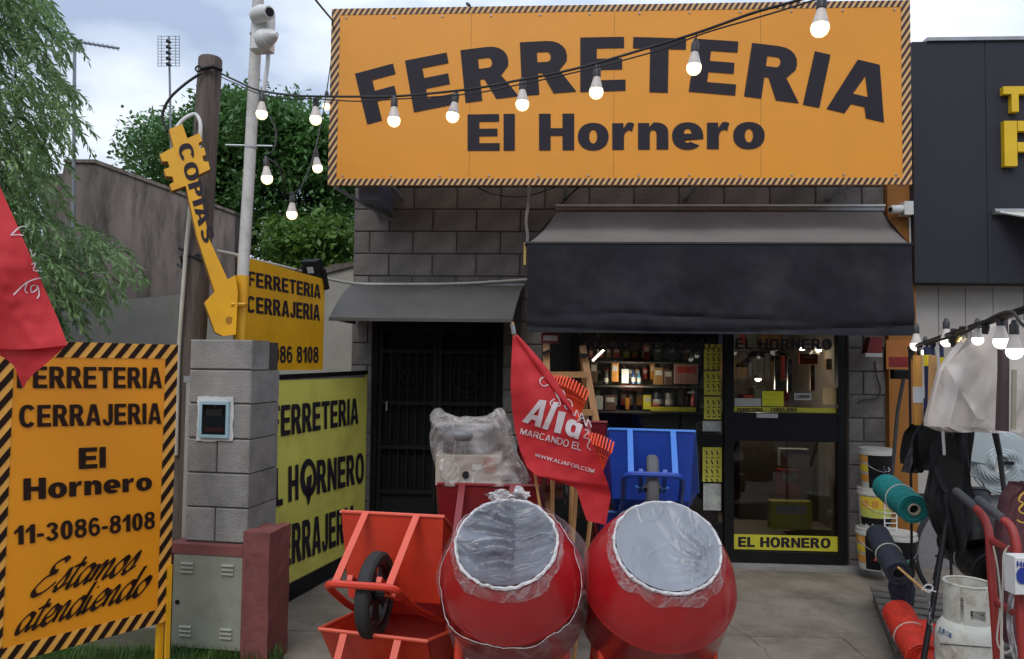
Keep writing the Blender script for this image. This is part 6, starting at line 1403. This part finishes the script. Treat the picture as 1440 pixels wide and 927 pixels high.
m_em = mat('yellow_emblem_print', (.65, .42, .05), .6); solo('emblem_patch', scrib([[(1444, 691), (1436, 696), (1433, 704), (1439, 708), (1433, 716), (1438, 722), (1446, 719)], [(1430, 731), (1438, 735), (1446, 733)]], lambda a, b: P(a, b, 3.74), 1.4), m_em, 'yellow curled emblem stitched on the maroon sack', 'emblem')
# pallet
pf = Frame(P(1268, 927, 4.35).x-.02, 4.38, R(-20)); pal = thing('wooden_pallet', 'weathered grey pallet on the pavement under the rolls and cylinder', 'pallet', pf.M)
m_gwood = mat('grey_weathered_wood', (.16, .14, .12), .85, var=.3, stretch=(1, 8, 8), bump=.4, dirt=(.06, .05, .04), damt=.6)
for k in range(9): part('slat', MB().bbox(0, 1.15, k*.155, k*.155+.095, .10, .12, .004), m_gwood, pal)
for k in range(3): part('bearer', MB().box(.02+k*.5, .10+k*.5, 0, 1.34, .0, .099), m_gwood, pal)
# paint buckets
m_bkw = mat('white_bucket_plastic', (.50, .49, .45), .4, var=.06); m_bko = mat('orange_label', (.62, .28, .05), .5); m_bky = mat('yellow_label', (.66, .48, .04), .5); m_bkl = mat('lime_label', (.50, .52, .10), .5); m_pk = mat('red_chevron', (.7, .06, .05), .5); m_pu = mat('purple_chevron', (.15, .07, .25), .5); m_gr = mat('green_speck', (.02, .3, .1), .5)
def bucket(lab, px, py_top, Y, style):
    c = P(px, py_top, Y); Hh = .33; t = thing('paint_bucket', lab, 'bucket', M4.Translation((c.x, c.y, c.z-Hh)), 'stacked paint buckets beside the shop door')
    part('bucket_body', MB().lathe([(.001, 0), (.112, 0), (.13, Hh-.05)], 28), m_bkw, t, smooth=True)
    part('lid', MB().lathe([(.13, Hh-.05), (.139, Hh-.05), (.139, Hh-.028), (.134, Hh-.026), (.136, Hh), (.001, Hh-.006)], 28), m_bkw, t)
    def arcs(a0, a1, z0, z1, m, nm='label_band', dr=.0025, jag=0):
        mb = MB()
        def f(u, v):
            z = z0+(z1-z0)*v
            if jag and v == 0: z -= jag*abs(sin(u*17+2))*(.5+.5*sin(u*41))
            a = R(a0+(a1-a0)*u); rr = .112+.018*z/(Hh-.05)+dr; return V((rr*cos(a), rr*sin(a), z))
        mb.grid(f, 18, 2); part(nm, mb, m, t)
    if style == 0:
        for z0_, m in ((.06, m_bko), (.14, m_bky), (.215, m_bko)): arcs(165, 215, z0_, z0_+.06, m)
        arcs(216, 345, .012, Hh-.045, m_black, 'black_label')
        for k in range(3):
            for j in range(3):
                a = 268+k*17; z_ = .09+j*.05+(.01*k); m = (m_pk, m_pu, m_bkw)[(k+j) % 3]; a1 = R(a)
                mb = MB(); rr = .127
                pp = [(0, 0), (8, .018), (0, .036), (5, .036), (13, .018), (5, 0)]
                mb.add([V((rr*cos(R(a+d)), rr*sin(R(a+d)), z_+zz)) for d, zz in pp], [(0, 1, 4, 5), (1, 2, 3, 4)]); part('chevron', mb, m, t)
    elif style == 1:
        arcs(185, 340, .17, Hh-.06, m_bky); arcs(185, 340, .10, .168, m_bkl); arcs(185, 340, .03, .098, m_black, 'skyline_band', .0035, -.03)
        for k in range(3): arcs(200+k*35, 222+k*35, .19, .24, m_bko, 'label_panel', .004)
    else:
        for z0_, m in ((.06, m_bko), (.14, m_bky), (.215, m_bko)): arcs(165, 215, z0_, z0_+.06, m)
        arcs(216, 345, .012, Hh-.045, m_black, 'black_label')
        for k in range(9):
            a = 245+k*9; z_ = .06+.17*random.random(); mb = MB(); rr = .127
            mb.add([V((rr*cos(R(a+d)), rr*sin(R(a+d)), z_+zz)) for d, zz in ((0, .01), (6, 0), (9, .015), (4, .03))], [(0, 1, 2, 3)]); part('speck', mb, (m_pk, m_gr)[k % 2], t)
    part('wire_handle', MB().tube([(.135*cos(R(190+k*16)), .135*sin(R(190+k*16)), .25-.10*sin(R(k*18))) for k in range(11)], 0.0015, 4), m_steel, t)
    return t
zb_ = 6.25
bucket('topmost paint bucket with black label and coloured chevrons beside the shop door', 1232, 630, zb_, 0)
bucket('middle paint bucket with yellow and lime label over a black skyline', 1230, 686, zb_, 1)
bucket('lowest paint bucket with black label and red green specks', 1228, 742, zb_, 2)
bucket('separate paint bucket with black label and red green specks behind the charcoal roll', 1262, 748, 5.75, 2)
wr = thing('wire_basket', 'small white wire display basket between the buckets and the teal roll', 'basket', M4.Translation(P(1253, 745, 5.8)))
for k in range(8): part('wire', MB().tube([P(1243, 694+k*7, 5.8), P(1262, 694+k*7, 5.75)], .004, 4), m_white, wr, world=True)
for x_ in (1244, 1261): part('wire', MB().tube([P(x_, 690, 5.8), P(x_, 800, 5.8)], .005, 5), m_white, wr, world=True)
# leaning broom, hanging cable with hook, red tool pack
br = thing('leaning_broom', 'dark broom with long handle leaning before the orange pier', 'broom', M4.Translation(P(1256, 800, 5.6)))
part('handle', MB().tube([P(1272, 525, 5.9), P(1262, 580, 5.85), P(1252, 700, 5.7)], .014, 8), m_rub, br, world=True); part('broom_head', pxbox(1257, 1282, 520, 533, 5.88, .06, .01), m_dark, br, world=True)
pk = thing('red_tool_case', 'red and white packaged tool hanging high beside the door', 'case', M4.Translation(P(1228, 480, 6.3)))
part('case_body', MB().prism([(P(1218, 500, 6.3).x, P(1218, 500, 6.3).z), (P(1240, 500, 6.3).x, P(1240, 500, 6.3).z), (P(1241, 474, 6.3).x, P(1241, 474, 6.3).z), (P(1224, 474, 6.3).x, P(1224, 474, 6.3).z)], .1, M4.Translation((0, 6.3, 0))), m_dred, pk, world=True)
part('white_base', pxbox(1217, 1241, 497, 502, 6.29, .1, .002), m_note, pk, world=True)
pk = thing('red_orange_poster', 'orange and red product poster on the orange pier under the awning', 'poster', FA.M)
part('poster_sheet', fl(1246, 1280, 478, 520, -.065), mat('orange_poster', (.35, .12, .02), .6, var=.2), pk); part('red_block', fl(1250, 1278, 502, 516, -.068), m_dred, pk)
solo('hooked_cable', MB().tube(smoothpts([h(1230, 508, -.02), h(1233, 530, -.03), h(1238, 548, -.03), h(1232, 560, -.03), h(1212, 563, -.03), h(1207, 568, -.03)], 5), .006, 6), m_cable, 'thin black cable with a hook hanging on the dark blocks beside the door', 'cable', FA.M)

# ================================================================ goods inside the shop
def gz_(y, yo): return h(900, y, yo).z
shf = thing('display_shelf', 'dark display shelving behind the shop window glass', 'shelf', FA.M)
for (yy, x0_, x1_) in ((577, 815, 1010), (541, 815, 985), (508, 815, 985)):
    a, b = h(x0_, yy, .35), h(x1_, yy, .35); part('shelf_board', MB().box(a.x, b.x, .22, .62, a.z-.015, a.z), mat('dark_shelf', (.05, .045, .04), .6), shf)
part('back_panel', MB().box(h(815, 560, .62).x, h(1010, 560, .62).x, .62, .64, .02, 2.6), mat('brown_pegboard', (.055, .04, .03), .7, var=.4, scale=8), shf)
part('yellow_shelf_edge', MB().box(h(915, 575, .22).x, h(978, 575, .22).x, .205, .218, h(915, 578, .22).z, h(915, 572, .22).z), m_band, shf)
cols = dict(white=(.42, .42, .42), blue=(.02, .05, .16), black=(.012, .012, .013), red=(.35, .03, .02), yellow=(.5, .45, .03), navy=(.012, .015, .05), pink=(.30, .15, .13), wood=(.22, .12, .04), brown=(.10, .055, .035), orange=(.4, .16, .02), grey=(.15, .15, .15), green=(.03, .12, .05), cyan=(.04, .15, .25))
def good(kind, x0, x1, y0, y1, col, lab, yo=.32, cat=None):
    a, b = h(x0, y1, yo), h(x1, y0, yo); w_ = b.x-a.x; hh = b.z-a.z; m = mat('pack_'+col, cols[col], .4, var=.15)
    m2 = mat('pack_label', (.38, .36, .33), .5, var=.3, scale=30); c = ((a.x+b.x)/2, yo, a.z); nm = {'box': 'carton', 'can': 'tin_can', 'bottle': 'bottle', 'poster': 'poster', 'hang': 'hanging_pack', 'cup': 'cup'}[kind]
    t = thing(nm, lab, cat or nm.replace('_', ' '), FA.M @ M4.Translation(c))
    if kind in ('box', 'hang', 'poster'):
        dp = .004 if kind == 'poster' else .03 if kind == 'hang' else min(.12, w_)
        part('pack_body', MB().bbox(-w_/2, w_/2, 0, dp, 0, hh, .003), m, t); part('pack_label', MB().box(-w_*.36, w_*.36, -.003, -.001, hh*.55, hh*.85), m2 if col != 'pink' else MATS['pack_red'] if 'pack_red' in MATS else m2, t)
        if kind == 'hang': part('hook', MB().tube([(0, .01, hh), (0, .02, hh+.02)], .003, 4), m_steel, t)
    elif kind in ('can', 'bottle', 'cup'):
        r_ = w_/2; pr = {'can': [(.001, 0), (r_, 0), (r_, hh*.93), (r_*.94, hh), (.001, hh)], 'bottle': [(.001, 0), (r_, 0), (r_, hh*.6), (r_*.35, hh*.75), (r_*.35, hh*.97), (.001, hh)], 'cup': [(.001, 0), (r_*.6, 0), (r_, hh), (r_*.9, hh), (r_*.5, hh*.1)]}[kind]
        part('container', MB().lathe(pr, 16, M4.Translation((0, r_, 0))), m, t, smooth=True)
        if kind != 'cup': part('label', MB().lathe([(r_*1.02, hh*.15), (r_*1.02, hh*.5)], 16, M4.Translation((0, r_, 0))), m2, t, smooth=True)
    return t
GOODS = [('hang', 874, 884, 519, 539, 'white', 'white blister pack on the upper window shelf'), ('bottle', 888, 894, 521, 540, 'blue', 'blue bottle on the upper window shelf, left one of two'), ('bottle', 896, 902, 523, 540, 'cyan', 'pale blue bottle on the upper window shelf, right one of two'),
 ('can', 848, 856, 523, 540, 'black', 'black can on the upper window shelf behind the ladder'), ('box', 872, 904, 542, 549, 'red', 'flat red tray hanging under the upper window shelf'), ('box', 837, 848, 557, 576, 'white', 'small white packet on the lower window shelf'),
 ('cup', 878, 887, 560, 576, 'orange', 'orange cup on the lower window shelf'), ('box', 905, 916, 556, 576, 'yellow', 'yellow box with dark figure on the lower window shelf'), ('can', 918, 934, 552, 571, 'navy', 'dark blue tin on the yellow shelf edge'),
 ('can', 936, 949, 553, 571, 'grey', 'striped tin beside the dark blue tin in the window'), ('box', 917, 928, 566, 572, 'red', 'small red cap box at the foot of the dark blue tin'), ('poster', 948, 982, 512, 540, 'pink', 'pink poster with red heading in the shop window'),
 ('box', 920, 933, 517, 541, 'wood', 'wood coloured carton on the upper shelf, left of the poster'), ('box', 934, 946, 520, 541, 'brown', 'brown carton squeezed beside the pink poster'), ('hang', 830, 840, 509, 538, 'brown', 'brown hanging pack at the window left end'),
 ('hang', 860, 870, 510, 537, 'orange', 'orange hanging pack behind the ladder rail'), ('box', 850, 866, 556, 577, 'brown', 'brown box on the lower window shelf'), ('can', 985, 992, 557, 577, 'green', 'small green can near the price sheets'),
 ('hang', 905, 914, 486, 506, 'red', 'red hanging pack on the top window row'), ('hang', 920, 928, 486, 507, 'grey', 'grey hanging pack on the top window row'), ('hang', 940, 950, 488, 507, 'blue', 'blue hanging pack on the top window row'), ('hang', 962, 972, 489, 507, 'wood', 'tan hanging pack on the top window row'), ('box', 840, 870, 640, 690, 'grey', 'grey carton low behind the lower window glass'), ('box', 950, 980, 650, 700, 'brown', 'brown carton low behind the lower window glass near the sheets')]
for g_ in GOODS: good(*g_)
rg = random.Random(4); xp = 842; kk = 0; protos = {}
for row, (ya, yb) in enumerate(((489, 505), (512, 536), (546, 572))):
    xp = 818
    while xp < 984:
        w_ = rg.uniform(5, 9); col = rg.choice(['red', 'navy', 'wood', 'yellow', 'green', 'orange', 'white', 'cyan']); hh_ = rg.uniform(.6, 1)
        if not (row == 1 and 944 < xp < 984): good('hang', xp, xp+w_, yb-(yb-ya)*hh_, yb-2, col, {'red': 'small red blister pack', 'navy': 'small dark blue blister pack', 'wood': 'small tan blister pack', 'yellow': 'small yellow blister pack', 'green': 'small green blister pack', 'orange': 'small orange blister pack', 'white': 'small white blister pack', 'cyan': 'small light blue blister pack'}[col]+' on the pegboard behind the window, %s row' % ('top', 'middle', 'lowest')[row], .5)['group'] = col+' blister packs on the pegboard, %s row' % ('top', 'middle', 'lowest')[row]
        xp += w_+rg.uniform(2, 7)
spr = thing('spray_bottle', 'red spray bottle with white trigger at the right of the window shelf', 'spray bottle', FA.M @ M4.Translation(h(975, 571, .3)))
part('bottle_body', MB().lathe([(.001, 0), (.024, 0), (.024, .07), (.009, .10), (.009, .115)], 14), mat('pack_red', cols['red'], .4), spr, smooth=True)
part('trigger_head', MB().box(-.05, .012, -.01, .01, .115, .135).box(-.012, .008, -.008, .008, .136, .15), m_white, spr)
for (kind, a, b, c, d, col, lab, yo) in [('box', 1096, 1126, 661, 699, 'red', 'red and white machine carton standing inside the door', 1.3), ('box', 1084, 1142, 706, 744, 'yellow', 'long yellow and pink carton on the floor inside the door', 1.1), ('box', 1098, 1138, 632, 656, 'white', 'white boxed appliance on the counter inside the door', 1.4), ('hang', 1090, 1098, 500, 548, 'grey', 'grey tool hanging inside the upper door glass', 1.2), ('hang', 1108, 1114, 505, 552, 'brown', 'brown handled tool hanging inside the door', 1.2), ('hang', 1125, 1150, 498, 512, 'red', 'red pack hanging high inside the door', 1.3), ('hang', 1140, 1146, 514, 550, 'wood', 'tan handled tool hanging inside the door', 1.2), ('hang', 1162, 1170, 505, 520, 'orange', 'orange pack hanging beside the door edge', 1.2)]:
    good(kind, a, b, c, d, col, lab, yo)
ct = thing('shop_counter', 'dark wooden counter inside the shop door', 'counter', FA.M)
part('counter_body', MB().box(h(1040, 700, 1.9).x, h(1160, 700, 1.9).x, 1.9, 2.4, .02, 1.0), mat('counter_wood', (.06, .045, .03), .6), ct); part('counter_top', MB().box(h(1038, 700, 1.9).x, h(1162, 700, 1.9).x, 1.86, 2.44, 1.002, 1.03), m_gwood, ct)
rsh = thing('side_shelving', 'tall shelving with small stock inside the shop behind the door', 'shelf', FA.M)
for k in range(6): part('shelf_board', MB().box(h(1150, 600, 2.5).x-1.9, h(1150, 600, 2.5).x+.25, 2.9, 3.28, .3+k*.42, .32+k*.42), m_gwood, rsh)
rd = random.Random(12); st_ = [MB() for _ in range(4)]
for k in range(6):
    x = h(1150, 600, 2.5).x-1.88
    while x < h(1150, 600, 2.5).x+.2:
        w_ = rd.uniform(.06, .16); hh = rd.uniform(.12, .34); st_[rd.randrange(4)].box(x, x+w_-.01, 2.95, 3.2, .321+k*.42, .321+k*.42+hh); x += w_
for mb, c_ in zip(st_, ('red', 'wood', 'grey', 'blue')): part('small_stock', mb, mat('pack_'+c_, cols[c_], .4, var=.15), rsh, kind='stuff')
# lamps added in place of bulb reflections in the door, plus a tube lamp
m_lamp = emis('lamp_and_reflection_glow', (1, .82, .55), 14)
for (x_, y_, lab) in ((1066, 535, 'round warm glow standing in for a bulb reflection in the upper door glass'), (1128, 492, 'small white glow standing in for a bulb reflection high in the door, left'), (1151, 494, 'small white glow standing in for a bulb reflection high in the door, right'), (1145, 501, 'small warm glow standing in for a bulb reflection under the two white ones')):
    t = thing('reflection_lamp', lab, 'lamp', FA.M @ M4.Translation(h(x_, y_, 1.6)), 'glows standing in for bulb reflections in the door')
    part('added_shade', MB().lathe([(.02, .06), (.05, .02), (.055, .02), (.022, .065)], 14), m_white, t); part('reflection_glow', MB().sphere((0, 0, .01), (.034, .034, .018), 12, 8), m_lamp, t, smooth=True)
    part('cord', MB().tube([(0, 0, .06), (0, 0, 2.9-h(x_, y_, 1.6).z)], .003, 4), m_cable, t)
t = thing('tube_lamp', 'short slanting tube lamp glowing behind the shop window', 'lamp', FA.M @ M4.Translation(h(841, 500, .30)))
part('tube', MB().tube([(-.05, 0, -.05), (.05, 0, .05)], .009, 8), m_lamp, t); part('bracket', MB().tube([(0, .03, 0), (0, .03, 2.88-h(841, 500, .3).z)], .006, 4), m_steel, t)

def fill_light(name, par, e, loc):
    ll = bpy.data.lights.new(name, 'POINT'); ll.energy = e; ll.color = (1, .86, .66); ll.shadow_soft_size = .06
    lo = bpy.data.objects.new(name, ll); COL.objects.link(lo); lo.parent = par; lo.location = loc
fill_light('shelf_fill_light', t, 7, (.30, -.16, -.22))  # unseen fill light, set off the tube to brighten the window goods
fill_light('room_fill_light', bpy.data.objects['reflection_lamp'], 13, (0, 0, -.06))  # fill light added to brighten the room behind the door
